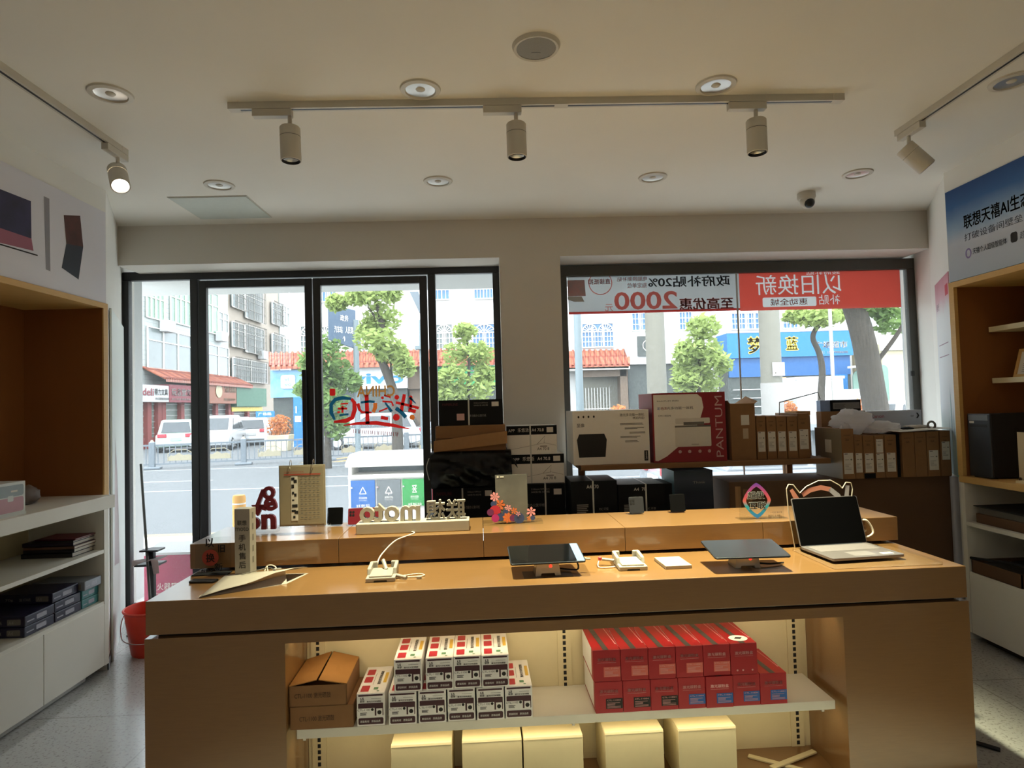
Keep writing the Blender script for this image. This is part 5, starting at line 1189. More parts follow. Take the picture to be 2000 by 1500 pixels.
for j in range(n2+1):
    for i in range(n1+1):
        s_, q = i/n1, j/n2
        A = V((.182, .014, .004)).lerp(V((.445, .152, .050)), s_); B = V((.155, .315, .004)).lerp(V((.488, .300, .024)), s_); p = A.lerp(B, q)
        p.z += .006*math.sin(s_*9+q*4)*s_*(1-q*.4)+.012*math.sin(q*PI)*s_; vs.append(p)
k = len(vs); top = list(vs); bot = [V((p.x-.004*(1 if p.x < .3 else -1), p.y+.004, .0005+(.0 if q else 0))) for p in vs for q in (0,)]
fs = [(j*(n1+1)+i, j*(n1+1)+i+1, (j+1)*(n1+1)+i+1, (j+1)*(n1+1)+i) for j in range(n2) for i in range(n1)]
MB().add(top, fs).build('upper_sheet', 'bag_paper', t, smooth=60, solid=.0008)
MB().add(bot, fs).build('lower_sheet', 'bag_paper', t, smooth=60, solid=.0006)
g = MB()
for s_ in range(n1): g.add([top[s_], top[s_+1], (top[s_+1]+bot[s_+1])/2+V((-.01, .03, 0)), (top[s_]+bot[s_])/2+V((-.01, .03, 0))], [(0, 1, 2, 3)]); g.add([bot[s_], bot[s_+1], (top[s_+1]+bot[s_+1])/2+V((-.01, .03, 0)), (top[s_]+bot[s_])/2+V((-.01, .03, 0))], [(0, 1, 2, 3)])
g.build('side_fold', 'bag_paper', t, smooth=60)
def onbag(a, b): j, i = b*n2, a*n1; return top[int(round(j))*(n1+1)+int(round(i))]
hd = MB().tube([onbag(.3, .8)+V((0, 0, .006)), onbag(.45, 1)+V((0, .0, .012)), onbag(.6, .8)+V((0, 0, .008))], .0018, 6, smooth=5); hd.build('twine_handle', 'ink_grey', t)
mb = MB(); p = onbag(.75, .6); mb.disc(p.x, p.y, .012, p.z+.006); mb.build('bag_print', 'ink_grey', t)
t = thing('white_cable', 'short white coiled cable with plug beside the column sign', 'cable', W(.30, .33, ZT), CA)
MB().tube([(0, .02, .004), (.006, .03, .022), (.03, .02, .028), (.05, .01, .018), (.042, -.01, .004), (.022, .0, .004), (.012, .015, .026)], .0025, 8, smooth=6).build('lead', 'cable_white', t)
MB().box(.044, .054, -.014, -.0, .001, .020).build('plug', 'white_plastic', t, bevel=.002)
# ================================================================ on the raised blocks
ZR = RT+.0004
t = thing('flip_chart', 'standing flip price list with hanging pages on a clear foot', 'price list', W(.205, .50, ZR), CA)
MB().box(0, .315, -.0, .085, 0, .034).build('foot', 'acrylic', t, bevel=.002)
MB().box(.10, .315, .032, .036, .034, .315).build('back_plate', 'acrylic', t)
MB().box(.105, .306, .022, .031, .038, .306).build('page_stack', mat('page_tan', '8f836f', .7, var=.03), t)
MB().box(.110, .300, .018, .0225, .045, .300).build('page_stack', mat('page_front', '94886f', .6, var=.03), t)
for x in (.155, .255):
    r = MB(); r.tube([(x+.0*math.cos(a), .027+.014*math.cos(a), .308+.022*math.sin(a)) for a in [2*PI*i/18 for i in range(19)]], .0013, 6); r.build('ring', 'chrome', t)
F3 = FR((0, .0178, 0), (1, 0, 0), (0, 0, 1))
mb = MB().at(F3); mb.rect(.128, .288, .262, .269); mb.text('手机配件维修价格表', .128, .215, .273, .280); mb.build('heading_print', mat('page_red', 'a8503c', .6), t)
mb = MB().at(F3); mb.rect(.158, .188, .062, .258, .0006); mb.build('picture_column', 'paper', t)
mb = MB().at(F3)
for x, z, a, b_ in ((.160, .240, .014, .013), (.170, .228, .014, .015), (.160, .205, .012, .017), (.162, .178, .01, .012), (.172, .168, .01, .014), (.162, .150, .01, .006), (.162, .120, .024, .014), (.160, .100, .018, .010), (.172, .092, .016, .014), (.166, .072, .01, .012)): mb.rect(x, x+a, z, z+b_, .001)
mb.build('product_pictures', 'ink', t)
mb = MB().at(F3)
for k in range(10): mb.rect(.196, .286, .066+.0195*k, .0668+.0195*k, .0008); [mb.rect(.200+.018*q, .209+.018*q, .073+.0195*k, .0765+.0195*k, .0008) for q in range(5)]
mb.build('table_print', 'ink_grey', t)
t = thing('word_sculpture', 'dark red stacked letter sculpture standing beside the flip chart', 'ornament', W(.125, .60, ZR), CA)
mat('love_red', '6e1622', .45)
b = MB()
L_ = MB()
L_.at(FR((.07, 0, .108), (.93, 0, -.36), (.36, 0, .93))); L_.text3('L', -.022, .030, 0, .085, .018, .03)
L_.at(FR((.088, 0, .148), (1, 0, 0), (0, 0, 1))); L_.text3('o', -.004, .052, .0, .06, .018, .035)
L_.at(FR((.085, 0, .088), (.97, 0, .2), (-.2, 0, .97))); L_.text3('e', .012, .068, .0, .062, .018, .035)
L_.at(FR((.035, 0, .062), (1, 0, 0), (0, 0, 1))); L_.text3('v', .0, .055, .014, .064, .018, .035)
L_.at(FR((.0, 0, .014), (1, 0, 0), (0, 0, 1))); L_.text3('n', .078, .142, .0, .068, .018, .035); L_.text3('o', .015, .072, .0, .056, .018, .035)
L_.build('letters', 'love_red', t, bevel=.0)
MB().box(.0, .15, -.012, .038, 0, .0145).build('foot', 'acrylic', t)
t = thing('letter_sign', 'white block sign with cut-out letters seen from behind on the raised blocks', 'sign', W(.655, .46, ZR), CA+.0)
mat('cream_white', 'a39a8d', .5)
MB().box(0, .494, 0, .10, 0, .046).build('plinth', 'cream_white', t, bevel=.003)
l_ = MB().at(FR((0, .034, .0455), (1, 0, 0), (0, 0, 1)))
l_.text3('moto', .010, .275, 0, .082, .03, .025, mirror=True); l_.text3('联想', .302, .478, .0, .088, .03, .016, mirror=True)
l_.build('letters', 'cream_white', t)
def phone(label, u, v, w_, h, col, cam=None, lean=.2, cams='dark'):
    t = thing('display_phone', label, 'phone', W(u, v, ZR), CA, 'phones standing on the raised blocks')
    M = Matrix.Translation((0, 0, .006))@Matrix.Rotation(PI/2-lean, 4, 'X')
    MB().at(M).prism(rr(-w_/2, w_/2, 0, h, .006), -.008, 0, 'xy').build('phone_body', col, t, bevel=.001)
    if cam:
        mb = MB().at(M); x, y = cam
        for dx in (0, .013):
            for dy in (0, .014): mb.disc(x+dx, y-dy, .0055, .001)
        mb.build('camera_lenses', cams, t)
    MB().box(-.028, .028, -.004, .03, 0, .006).build('stand', 'acrylic', t)
    MB().tube([(0, .006, .004), (0, .04, .02), (0, .02, .05)], .003, 6).build('stand_arm', 'acrylic', t)
mat('phone_black', '060607', .35, spec=.15)
phone('black phone standing upright right of the flip chart', .510, .70, .072, .080, 'phone_black')
phone('dark red phone lying on its side behind the white letter sign', .655, .68, .160, .076, mat('phone_red', '6a1a24', .3), (-.068, .058))
phone('grey phone with square camera block in front of the paper cartons', 1.958, .70, .072, .078, mat('phone_grey', '232327', .4, spec=.3), (-.026, .062))
phone('black phone standing in front of the dark blue carton', 2.162, .70, .074, .084, 'phone_black')
# flower standee
t = thing('acrylic_standee', 'clear acrylic phone display with printed pink and orange flowers', 'standee', W(1.345, .585, ZR), CA)
MB().box(-.135, .14, -.035, .05, 0, .012).build('foot', 'acrylic', t, bevel=.001)
MB().box(-.074, .074, .006, .010, .012, .225).build('frosted_sheet', mat('frosted', '47433f', .4, var=.15, scale=7, col2='7a7872'), t)
F4 = FR((0, .0058, 0), (1, 0, 0), (0, 0, 1))
mb = MB().at(F4); mb.disc(-.062, .216, .005).rect(-.052, -.034, .213, .219); mb.build('brand_print', 'paper', t)
fl_c = {'pink': mat('petal_pink', 'e79a9e', .5), 'orange': mat('petal_orange', 'd9703c', .5), 'red': mat('petal_red', 'b82a3c', .5), 'blue': mat('petal_blue', '37446e', .5), 'plum': mat('petal_plum', '6d2a58', .5), 'magenta': mat('petal_magenta', 'b02a72', .5), 'white': MATS['paper']}
def flower(k, x, z, r, col, n=6, lay=0):
    mb = MB().at(FR((0, .0056-lay*.0006, 0), (1, 0, 0), (0, 0, 1)))
    if n == 0: mb.disc(x, z, r, .0)
    for i in range(n):
        a = 2*PI*i/n+k; mb.poly([(x, z), (x+r*.75*math.cos(a-.35), z+r*.75*math.sin(a-.35)), (x+r*math.cos(a), z+r*math.sin(a)), (x+r*.75*math.cos(a+.35), z+r*.75*math.sin(a+.35))], .0)
    o = mb.build('printed_flower', fl_c[col], t)
for k, a in enumerate(((-.078, .125, .024, 'pink', 7), (-.055, .088, .026, 'orange', 6), (-.084, .092, .014, 'blue', 0), (-.078, .06, .026, 'red', 0), (-.10, .055, .016, 'plum', 0), (-.018, .072, .018, 'pink', 6), (.010, .058, .017, 'orange', 6), (-.055, .032, .018, 'blue', 0), (-.078, .028, .018, 'magenta', 0), (-.03, .052, .013, 'blue', 0), (-.02, .028, .026, 'orange', 8), (.004, .026, .016, 'plum', 0), (.032, .024, .024, 'blue', 0), (.088, .052, .024, 'pink', 6), (.078, .022, .012, 'orange', 5), (.095, .024, .011, 'blue', 0), (.028, .045, .012, 'pink', 5))): flower(k, *a, lay=k)
# diamond ring sign
uc, vc = 2.453, .47
t = thing('acrylic_sign', 'clear sign with rainbow diamond ring and black characters on the raised block', 'sign', W(uc, vc, ZR), CA)
MB().box(-.082, .125, .004, .008, 0, .165).build('clear_sheet', 'acrylic', t); MB().box(-.09, .13, -.03, .04, 0, .004).build('foot', 'acrylic', t)
F5 = FR((0, .0036, 0), (1, 0, 0), (0, 0, 1))
def dia(cx, cz, rx_, rz_, k=.35):
    pts = []
    for i in range(32):
        a = 2*PI*i/32+PI/2; c_, s_ = math.cos(a), math.sin(a); e_ = 1.35; r = (abs(c_)**e_+abs(s_)**e_)**(-1/e_); pts.append((cx+rx_*r*c_, cz+rz_*r*s_))
    return pts
do, di = dia(0, .083, .066, .080), dia(0, .083, .050, .062)
m_ = ramp_mat('rainbow', [(0, '1f6fc0'), (.35, '2f9aa8'), (.5, 'c8605a'), (.7, 'b2486a'), (1, '5a3aa0')], 'z', .4, 0, .165)
mb = MB().at(F5); mb.ring(do, di, .0004); mb.build('diamond_ring', m_, t)
mb = MB().at(F5); mb.text('超级', -.044, .037, .089, .125, .0006, bold=.05).text('互联', -.039, .043, .042, .078, .0006, bold=.05); mb.build('white_outline', 'sign_white', t)
mb = MB().at(F5); mb.text('超级', -.042, .035, .091, .123, .0014, bold=.012).text('互联', -.037, .041, .044, .076, .0014, bold=.012); mb.build('sign_lettering', 'ink', t)
mb = MB().at(F5); mb.text('一句话 快分享', .06, .115, .022, .031).text('跨屏控 生活圈', .05, .105, .008, .017); mb.build('small_print', 'ink', t)

# ================================================================ cartons in the shop window
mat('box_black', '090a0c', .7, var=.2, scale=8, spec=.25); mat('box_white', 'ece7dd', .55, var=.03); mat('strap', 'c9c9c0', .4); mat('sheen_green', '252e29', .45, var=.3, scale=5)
BZ = .755
t = thing('window_bench', 'low dark bench carrying the paper cartons behind the raised blocks', 'bench', (0, 3.9, 0))
MB().box(-.48, 1.43, 0, .48, BZ-.03, BZ-.0005).build('bench_top', 'dark_soft', t)
for x in (-.44, .5, 1.39):
    for y in (.04, .44): MB().box(x-.025, x+.025, y-.025, y+.025, 0, BZ-.03).build('leg', 'dark_soft', t)
def straps(*xs):
    def f(mb, w_, h, d):
        for x in xs: mb.at(Matrix()); x_ = -w_/2+w_*x; mb.box(x_-.005, x_+.005, -.0012, .0, 0, h+.001).box(x_-.005, x_+.005, -.0012, d, h, h+.0012)
    return f
def qr(x0, x1, z0, z1): return lambda mb, w_, h, d: fl(mb, w_).rect(w_*x0, w_*x1, h*z0, h*z1)
def lines(*L_):
    def f(mb, w_, h, d):
        fl(mb, w_)
        for txt, x0, x1, z0, z1 in L_: mb.text(txt, w_*x0, w_*x1, h*z0, h*z1)
    return f
mat('brand_red', '5a1a20', .6); mat('print_dim', '8d8a82', .6)
blk = (('strap', 'strap', straps(.47)), ('white_sticker', 'label_white', qr(.83, .94, .72, .90)), ('red_lettering', 'brand_red', lines(('PAPERLINE', .06, .30, .78, .88))), ('printed_text', 'print_dim', lines(('210mm×297mm', .55, .77, .84, .89), ('500张/包 8包/箱', .55, .77, .74, .80), ('多功能办公复印纸', .48, .74, .32, .42))))
cart('paper_carton', 'strapped black paper carton on top of the left stack by the door', 'carton', -.369, .048, 4.10, 1.357, 1.523, .29, 'box_black', 'black paper cartons', 0, blk+(('pink_sticker', mat('sticker_pink', 'cfa8a4', .6), qr(.28, .40, .20, .46)),))
cart('paper_carton', 'strapped black paper carton at the bottom of the left stack under the black bag', 'carton', -.417, -.012, 4.08, BZ, .953, .30, 'box_black', 'black paper cartons', 0, blk)
t = thing('folded_carton', 'flattened brown cardboard lying between black bag and top black carton', 'cardboard', (-.17, 4.06, 1.189))
MB().prism([(-.235, .0), (.240, .045), (.243, .125), (-.232, .072)], 0, .02).build('front_flap', 'card_edge', t)
MB().box(-.222, .232, .02, .33, .085, .1675).build('folded_panel', 'card', t, bevel=.006)
MB().box(-.225, .235, .025, .335, .0, .085).build('under_panel', 'card', t, bevel=.004)
t = thing('black_bag', 'crumpled black plastic bag over goods in the left carton stack', 'bag', (-.165, 4.09, .9535))
mat('black_film', '070708', .38, var=.2, spec=.3)
m_ = MB(); nx, nz_ = 34, 16; vs = []
for j in range(nz_+1):
    for i in range(nx+1):
        x = -.26+.52*i/nx; z = .2355*j/nz_; e_ = math.sin(PI*j/nz_)**.5
        p = V((x*(1+.03*e_*noise.noise(V((x*9, z*9, 2)))), -.015-.06*e_*(1+1.3*noise.noise(V((x*8+z*14, z*7-x*4, .3))))-.02*abs(noise.noise(V((x*22, z*30, 1)))), z)); vs.append(p)
fs = [(j*(nx+1)+i, j*(nx+1)+i+1, (j+1)*(nx+1)+i+1, (j+1)*(nx+1)+i) for j in range(nz_) for i in range(nx)]
n0 = len(vs); vs += [V((p.x*.98, .31, p.z)) for p in vs]
rim = [j*(nx+1) for j in range(nz_+1)]; rim2 = [j*(nx+1)+nx for j in range(nz_+1)]
fs += [tuple(a+n0 for a in reversed(f)) for f in fs]
for L_ in (rim, rim2, list(range(nx+1)), list(range(nz_*(nx+1), (nz_+1)*(nx+1)))): fs += [(L_[i], L_[i+1], L_[i+1]+n0, L_[i]+n0) for i in range(len(L_)-1)]
m_.add(vs, fs).build('bag_skin', 'black_film', t, smooth=50)
MB().add([(.25, -.03, .20), (.285, -.02, .165), (.30, -.01, .12), (.262, -.01, .17)], [(0, 1, 2, 3)]).build('bag_corner', 'black_film', t, solid=.004)
MB().tube([(-.268, -.04, .2), (-.285, -.05, .14), (-.27, -.04, .06)], .003, 6, smooth=5).build('tie_string', 'strap', t)
def appbox(lab, x0, x1, Y, z0, z1, sx):
    def band(mb, w_, h, d): fl(mb, w_).rect(-.001, w_+.001, h*.68, h*1.0, .0006)
    def curve(mb, w_, h, d):
        fl(mb, w_); mb.stroke([(w_*.02, h*.16), (w_*.25, h*.22), (w_*.5, h*.30), (w_*.75, h*.38), (w_*.98, h*.28)], .002); mb.stroke([(w_*.6, h*.34), (w_*.76, h*.62), (w_*.74, h*.36)], .003); mb.rect(w_*.66, w_*.80, h*.24, h*.28)
    return cart('paper_carton', lab, 'carton', x0, x1, Y, z0, z1, .27, 'box_white', 'white paper cartons with black band', 0,
        (('black_band', 'box_black', band), ('band_lettering', 'label_white', lines(('APP', .03, .16, .79, .89), ('乐悠活', .22, .44, .78, .92), ('A4 70.8', .50, .74, .79, .90))), ('white_sticker', 'label_white', lambda mb, w_, h, d: fl(mb, w_).rect(w_*.80, w_*.93, h*.75, h*.93, .0016)),
         ('curve_print', mat('print_taupe', '9a8f84', .6), curve), ('printed_text', 'ink', lines(('A4 70 8', .60, .84, .12, .22))), ('strap', 'strap', straps(sx))))
appbox('white paper carton with black band, upper of the two beside the black bag', .072, .404, 4.16, 1.1535, 1.340, .47)
appbox('white paper carton with black band, lower of the two beside the black bag', .094, .442, 4.12, .9635, 1.153, .38)
cart('paper_carton', 'strapped black paper carton under the white banded cartons behind flower standee', 'carton', .10, .440, 4.08, BZ, .963, .30, 'box_black', 'black paper cartons', 0,
     (('strap', 'strap', straps(.62)), ('white_sticker', 'label_white', qr(.78, .93, .66, .84)), ('printed_text', 'print_dim', lines(('210mm×297mm', .35, .70, .82, .87), ('500张/包 5包/箱', .35, .70, .72, .79), ('多功能办公复印纸', .15, .60, .3, .40)))))
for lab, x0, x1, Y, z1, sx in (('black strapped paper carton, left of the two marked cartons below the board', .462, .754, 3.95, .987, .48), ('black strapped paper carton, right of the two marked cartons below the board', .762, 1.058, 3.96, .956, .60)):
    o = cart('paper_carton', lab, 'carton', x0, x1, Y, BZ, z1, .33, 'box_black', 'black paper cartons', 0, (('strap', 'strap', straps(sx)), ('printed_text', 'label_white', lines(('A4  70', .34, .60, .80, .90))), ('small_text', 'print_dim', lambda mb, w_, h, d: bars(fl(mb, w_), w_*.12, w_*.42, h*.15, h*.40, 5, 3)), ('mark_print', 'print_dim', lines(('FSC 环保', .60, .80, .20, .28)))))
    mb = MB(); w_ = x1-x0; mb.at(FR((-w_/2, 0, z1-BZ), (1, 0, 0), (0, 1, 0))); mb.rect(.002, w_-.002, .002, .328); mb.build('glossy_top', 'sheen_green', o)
cart('paper_carton', 'narrow black carton between the marked paper carton and the dark blue carton', 'carton', 1.064, 1.118, 4.0, BZ, .950, .28, 'box_black', 'black paper cartons')
o = cart('blue_carton', 'dark blue picture carton standing right of the black paper cartons', 'carton', 1.133, 1.384, 4.0, BZ, 1.028, .30, ramp_mat('navy_art', [(0, '15202e'), (.25, '2a3040'), (.5, '1a2838'), (.8, '3a4250'), (1, '1c2c38')], 'z', .5, 0, .27), None)
mb = MB(); mb.at(FR((-.1255, 0, 0), (0, -1, 0), (0, 0, 1))); mb.rect(-.30, 0, 0, .273); mb.build('pale_side', mat('sky_side', '7fb0c0', .5), o)
mb = MB(); fl(mb, .251).text('Think', .12, .20, .19, .205); mb.build('printed_text', 'print_dim', o)
# board shelf with printer cartons
t = thing('board_shelf', 'long brown board shelf carrying the printer cartons in the display window', 'shelf', (0, 4.06, 0))
MB().box(.545, 2.19, 0, .42, 1.040, 1.0745).build('board', 'card', t, bevel=.003)
for x in (.60, 1.25, 2.08):
    for y in (.37, .40): MB().box(x-.02, x+.02, y-.02, y+.02, 0, 1.040).build('leg', 'card', t)
Z1 = 1.075
def printer_pic(mb, x0, x1, z0, z1):
    return mb.poly([(x0+.06*(x1-x0), z0), (x1-.06*(x1-x0), z0), (x1, z0+.75*(z1-z0)), (x1-.08*(x1-x0), z1), (x0+.08*(x1-x0), z1), (x0, z0+.75*(z1-z0))], .001)
o = cart('printer_carton', 'white printer carton with black printer picture on the board shelf', 'carton', .503, 1.006, 4.09, Z1, 1.428, .36, 'box_white', None, 0, (
    ('printer_picture', 'ink', lambda mb, w_, h, d: printer_pic(fl(mb, w_), w_*.05, w_*.44, h*.14, h*.57)),
    ('printed_text', 'ink', lines(('激光多功能一体机', .62, .94, .88, .935), ('M3070D', .79, .94, .82, .865), ('至像', .055, .155, .70, .77), ('Lenovo', .60, .601, .2, .2001))),
    ('small_text', 'print_dim', lambda mb, w_, h, d: [bars(fl(mb, w_), w_*(.62+.06*(k % 3)), w_*.95, h*(.72-.08*k), h*(.76-.08*k), 2, k) for k in range(5)]),
    ('icons', 'ink', lambda mb, w_, h, d: [fl(mb, w_).disc(w_*x, h*.89, w_*.012, ry=h*.022) for x in (.08, .145, .21, .28)]),
    ('maker_plate', 'ink', lambda mb, w_, h, d: fl(mb, w_).rect(w_*.925, w_*.975, h*.05, h*.24)),
    ('maker_lettering', 'label_white', lambda mb, w_, h, d: mb.at(FR((-w_/2+w_*.965, 0, h*.06), (0, 0, 1), (-1, 0, 0))).text('Lenovo', h*.02, h*.16, w_*.004, w_*.028, .002))))
mat('pantum_red', '8e1c26', .5)
def swoosh(mb, w_, h, d):
    fl(mb, w_); mb.poly([(w_*.02, h*.03), (w_*.06, h*.025), (w_*.18, h*.09), (w_*.36, h*.24), (w_*.52, h*.40), (w_*.64, h*.58), (w_*.70, h*.78), (w_*.68, h*.92), (w_*.62, h*.975), (w_*.02, h*.975)], .0008)
o = cart('printer_carton', 'tall red and white printer carton with sideways lettering on the board shelf', 'carton', 1.030, 1.516, 4.09, Z1, 1.531, .38, 'pantum_red', None, 0, (
    ('white_swoosh', 'box_white', swoosh),
    ('side_lettering', mat('pale_red', 'c9a8a4', .5), lambda mb, w_, h, d: mb.at(FR((-w_/2+w_*.955, 0, 0), (0, 0, 1), (-1, 0, 0))).text('PANTUM', h*.06, h*.94, 0, w_*.10, .0012, bold=-.005)),
    ('printed_text', 'ink', lines(('光多功能一体机', .20, .56, .76, .80), ('CM1100DN', .08, .25, .66, .685), ('PANTUM 奔图', .07, .36, .875, .895))),
    ('blue_character', 'label_blue', lines(('彩', .07, .115, .755, .80),)), ('red_character', 'pantum_red', lines(('色', .118, .163, .755, .80), ('激', .165, .2, .76, .80))),
    ('printer_picture', 'label_white', lambda mb, w_, h, d: (fl(mb, w_).rrect(w_*.30, w_*.79, h*.22, h*.51, .006, .0014), mb.rrect(w_*.31, w_*.78, h*.55, h*.63, .006, .0014))),
    ('printer_shadow', 'ink_grey', lambda mb, w_, h, d: (fl(mb, w_).rect(w_*.30, w_*.79, h*.50, h*.525, .0018), mb.rect(w_*.42, w_*.70, h*.53, h*.575, .0018), mb.rect(w_*.52, w_*.62, h*.25, h*.255, .0018))),
    ('icons', mat('pale_red', 'c9a8a4', .5), lambda mb, w_, h, d: [fl(mb, w_).disc(w_*x, h*.15, w_*.022, .0012) for x in (.36, .49, .63, .76)])))
# brown cartons
def lab_print(z0, z1, x0=.12, x1=.88):
    def a(mb, w_, h, d): fl(mb, w_).rect(w_*x0, w_*x1, h*z0, h*z1)
    def b_(mb, w_, h, d):
        fl(mb, w_); q = (z1-z0)*h; mb.rect(w_*(x0+.06), w_*(x0+.32), h*z0+q*.93, h*z0+q*.97, .0014); mb.disc(w_*(x0+.6), h*z0+q*.68, w_*.07, .0014, ry=q*.035); bars(mb, w_*(x0+.08), w_*(x0+.6), h*z0+q*.22, h*z0+q*.52, 5, 2, .0014, .25); mb.rect(w_*(x0+.1), w_*(x0+.4), h*z0+q*.67, h*z0+q*.69, .0014)
    return (('shipping_label', 'label_white', a), ('label_print', 'ink_grey', b_))
def pnote(mb, w_, h, d): fl(mb, w_).text('Laser', w_*.2, w_*.75, h*.86, h*.89).text('16A', w_*.3, w_*.6, h*.76, h*.81)
PN = (('printed_text', 'ink_brown', pnote),)
t = cart('cardboard_carton', 'taller brown carton with torn top flap beside the red printer carton', 'carton', 1.548, 1.712, 4.09, Z1, 1.447, .34, 'card', None, 0, (('shipping_label', 'label_white', lambda mb, w_, h, d: fl(mb, w_).rect(w_*.42, w_*.75, h*.62, h*.80)), ('tape', mat('tape_tan', 'b8a184', .3), lambda mb, w_, h, d: fl(mb, w_).rect(w_*.48, w_*.70, h*.38, h*.56))))
MB().add([(-.082, .0, .372), (.082, .0, .372), (.110, .02, .385), (.125, .25, .42), (.082, .335, .372)], [(0, 1, 2, 3, 4)]).build('torn_flap', 'card_edge', t, solid=.003)
MB().add([(-.082, .0, .372), (-.082, .33, .372), (-.096, .33, .395), (-.096, 0.01, .395)], [(0, 1, 2, 3)]).build('torn_flap', 'card', t, solid=.003)
nb_ = None
nlab = ['narrow brown laptop carton with white label, %s from left on the board shelf' % w_ for w_ in ('first', 'second', 'third', 'fourth')]
for k, (x0, x1) in enumerate(((1.722, 1.784), (1.790, 1.854), (1.858, 1.922), (1.928, 1.996))):
    cart('laptop_carton', nlab[k], 'carton', x0, x1, 4.10, Z1, 1.362-.002*k, .33, 'card', 'narrow brown laptop cartons', 0, PN+lab_print(.18, .64))
cart('laptop_carton', 'narrow brown laptop carton standing a little taller at the end of the board row', 'carton', 2.004, 2.082, 4.11, Z1, 1.372, .33, 'card', 'narrow brown laptop cartons', 0, PN+lab_print(.20, .64))
for k, (x0, x1) in enumerate(((2.088, 2.136), (2.139, 2.187))): cart('laptop_carton', ('narrow unlabelled brown carton behind the silvery carton side, left one', 'narrow unlabelled brown carton behind the silvery carton side, right one')[k], 'carton', x0, x1, 4.30, Z1, 1.352, .17, 'card', 'narrow brown laptop cartons')
o = cart('cream_carton', 'flat cream box lying across the narrow cartons near the acrylic holder', 'box', 2.09, 2.19, 4.30, 1.3525, 1.382, .16, 'card_light')
cart('large_carton', 'very large brown carton standing on the floor beneath the laptop cartons', 'carton', 1.482, 2.935, 3.985, 0, .948, .38, mat('card_dark', '5e432c', .85, var=.15, scale=6), None, 0, (('edge_tape', 'card_edge', lambda mb, w_, h, d: fl(mb, w_).rect(w_*.025, w_*.05, h*.3, h*.97)), ('corner_board', 'card', lambda mb, w_, h, d: fl(mb, w_).rect(w_*.06, w_*.10, h*.3, h*.95))))
Z2 = .9485
mat('card_silver', '8a7b66', .45, var=.1, scale=4, metal=.1)
o = cart('laptop_carton', 'front brown laptop carton turned with its broad greyish side visible', 'carton', 2.204, 2.284, 3.95, Z2, 1.268, .33, 'card', 'brown laptop cartons on the large carton', 0, PN+lab_print(.10, .52))
mb = MB(); mb.at(FR((-.04, 0, 0), (0, -1, 0), (0, 0, 1))); mb.rect(-.33, 0, 0, .3195); mb.build('broad_side', 'card_silver', o)
mb = MB(); mb.at(FR((-.04, 0, 0), (0, -1, 0), (0, 0, 1))); mb.rect(-.20, -.12, .16, .245, .0014).rect(-.30, -.26, .08, .13, .0014); mb.build('side_label', 'label_white', o)
row = ((2.288, 2.342, 1.227, 1, 'second from left'), (2.346, 2.418, 1.222, 1, 'third from left, dark printed foot'), (2.421, 2.484, 1.218, 2, 'fourth from left, two labels'), (2.488, 2.562, 1.222, 1, 'fifth from left beside the dark gap'), (2.600, 2.680, 1.235, 0, 'unlabelled, left of two plain ones'), (2.683, 2.758, 1.236, 0, 'unlabelled, right of two plain ones'), (2.762, 2.842, 1.236, 1, 'labelled, second from the right wall'), (2.850, 2.917, 1.238, 3, 'nearest the right wall, label high up'))
for x0, x1, z1, kd, w_ in row:
    pr = PN+(() if kd == 0 else lab_print(.36, .76) if kd == 3 else lab_print(.14, .58))
    if kd == 2: pr += (('upper_label', 'label_white', lambda mb, w_, h, d: fl(mb, w_).rect(w_*.15, w_*.85, h*.60, h*.92)),)
    if 'foot' in w_: pr += (('printed_foot', 'box_black', lambda mb, w_, h, d: fl(mb, w_).rect(0, w_, 0, h*.12)),)
    cart('laptop_carton', 'brown laptop carton on the large carton, '+w_, 'carton', x0, x1, 3.955, Z2, z1, .31 if x1 < 2.86 else .22, 'card', 'brown laptop cartons on the large carton', 0, pr)
cart('dark_carton', 'thin black carton wedged between the brown laptop cartons', 'carton', 2.566, 2.597, 3.975, Z2, 1.225, .28, 'box_black')
cart('cardboard_carton', 'brown carton behind the white plastic bag carrying the black banded box', 'carton', 2.26, 2.572, 4.29, Z2, 1.3745, .07, 'card')
o = cart('long_carton', 'long grey white carton with red brand lettering in front of window', 'carton', 2.578, 2.968, 4.29, Z2, 1.368, .12, mat('box_grey', 'a5a3a4', .5, var=.03), None, 0, (('red_lettering', mat('canon_red', '93202c', .5), lines(('Canon', .07, .32, .885, .945))), ('arrow_mark', 'ink', lambda mb, w_, h, d: fl(mb, w_).poly([(w_*.90, h*.955), (w_*.93, h*.955), (w_*.96, h*.91), (w_*.93, h*.865), (w_*.90, h*.865), (w_*.93, h*.91)], .001)), ('small_text', 'ink_grey', lambda mb, w_, h, d: bars(fl(mb, w_), w_*.80, w_*.88, h*.89, h*.925, 2, 3))))
o = cart('banded_box', 'black box with pale label standing on carton in front of window', 'box', 2.335, 2.542, 4.29, 1.375, 1.453, .07, 'box_black', None, 0, (('pale_label', 'ink_grey', lambda mb, w_, h, d: fl(mb, w_).rect(w_*.05, w_*.96, h*.2, h*.76)), ('label_print', 'ink', lambda mb, w_, h, d: bars(fl(mb, w_), w_*.1, w_*.55, h*.3, h*.68, 4, 3, .0014, .3))))
cart('blue_box', 'small pale blue box left of the black banded box', 'box', 2.262, 2.332, 4.30, 1.375, 1.452, .055, mat('box_blue', '7f93b5', .5, var=.08))
t = thing('acrylic_holder', 'empty clear acrylic holder standing on the narrow brown cartons', 'holder', (1.985, 4.2, 1.3625))
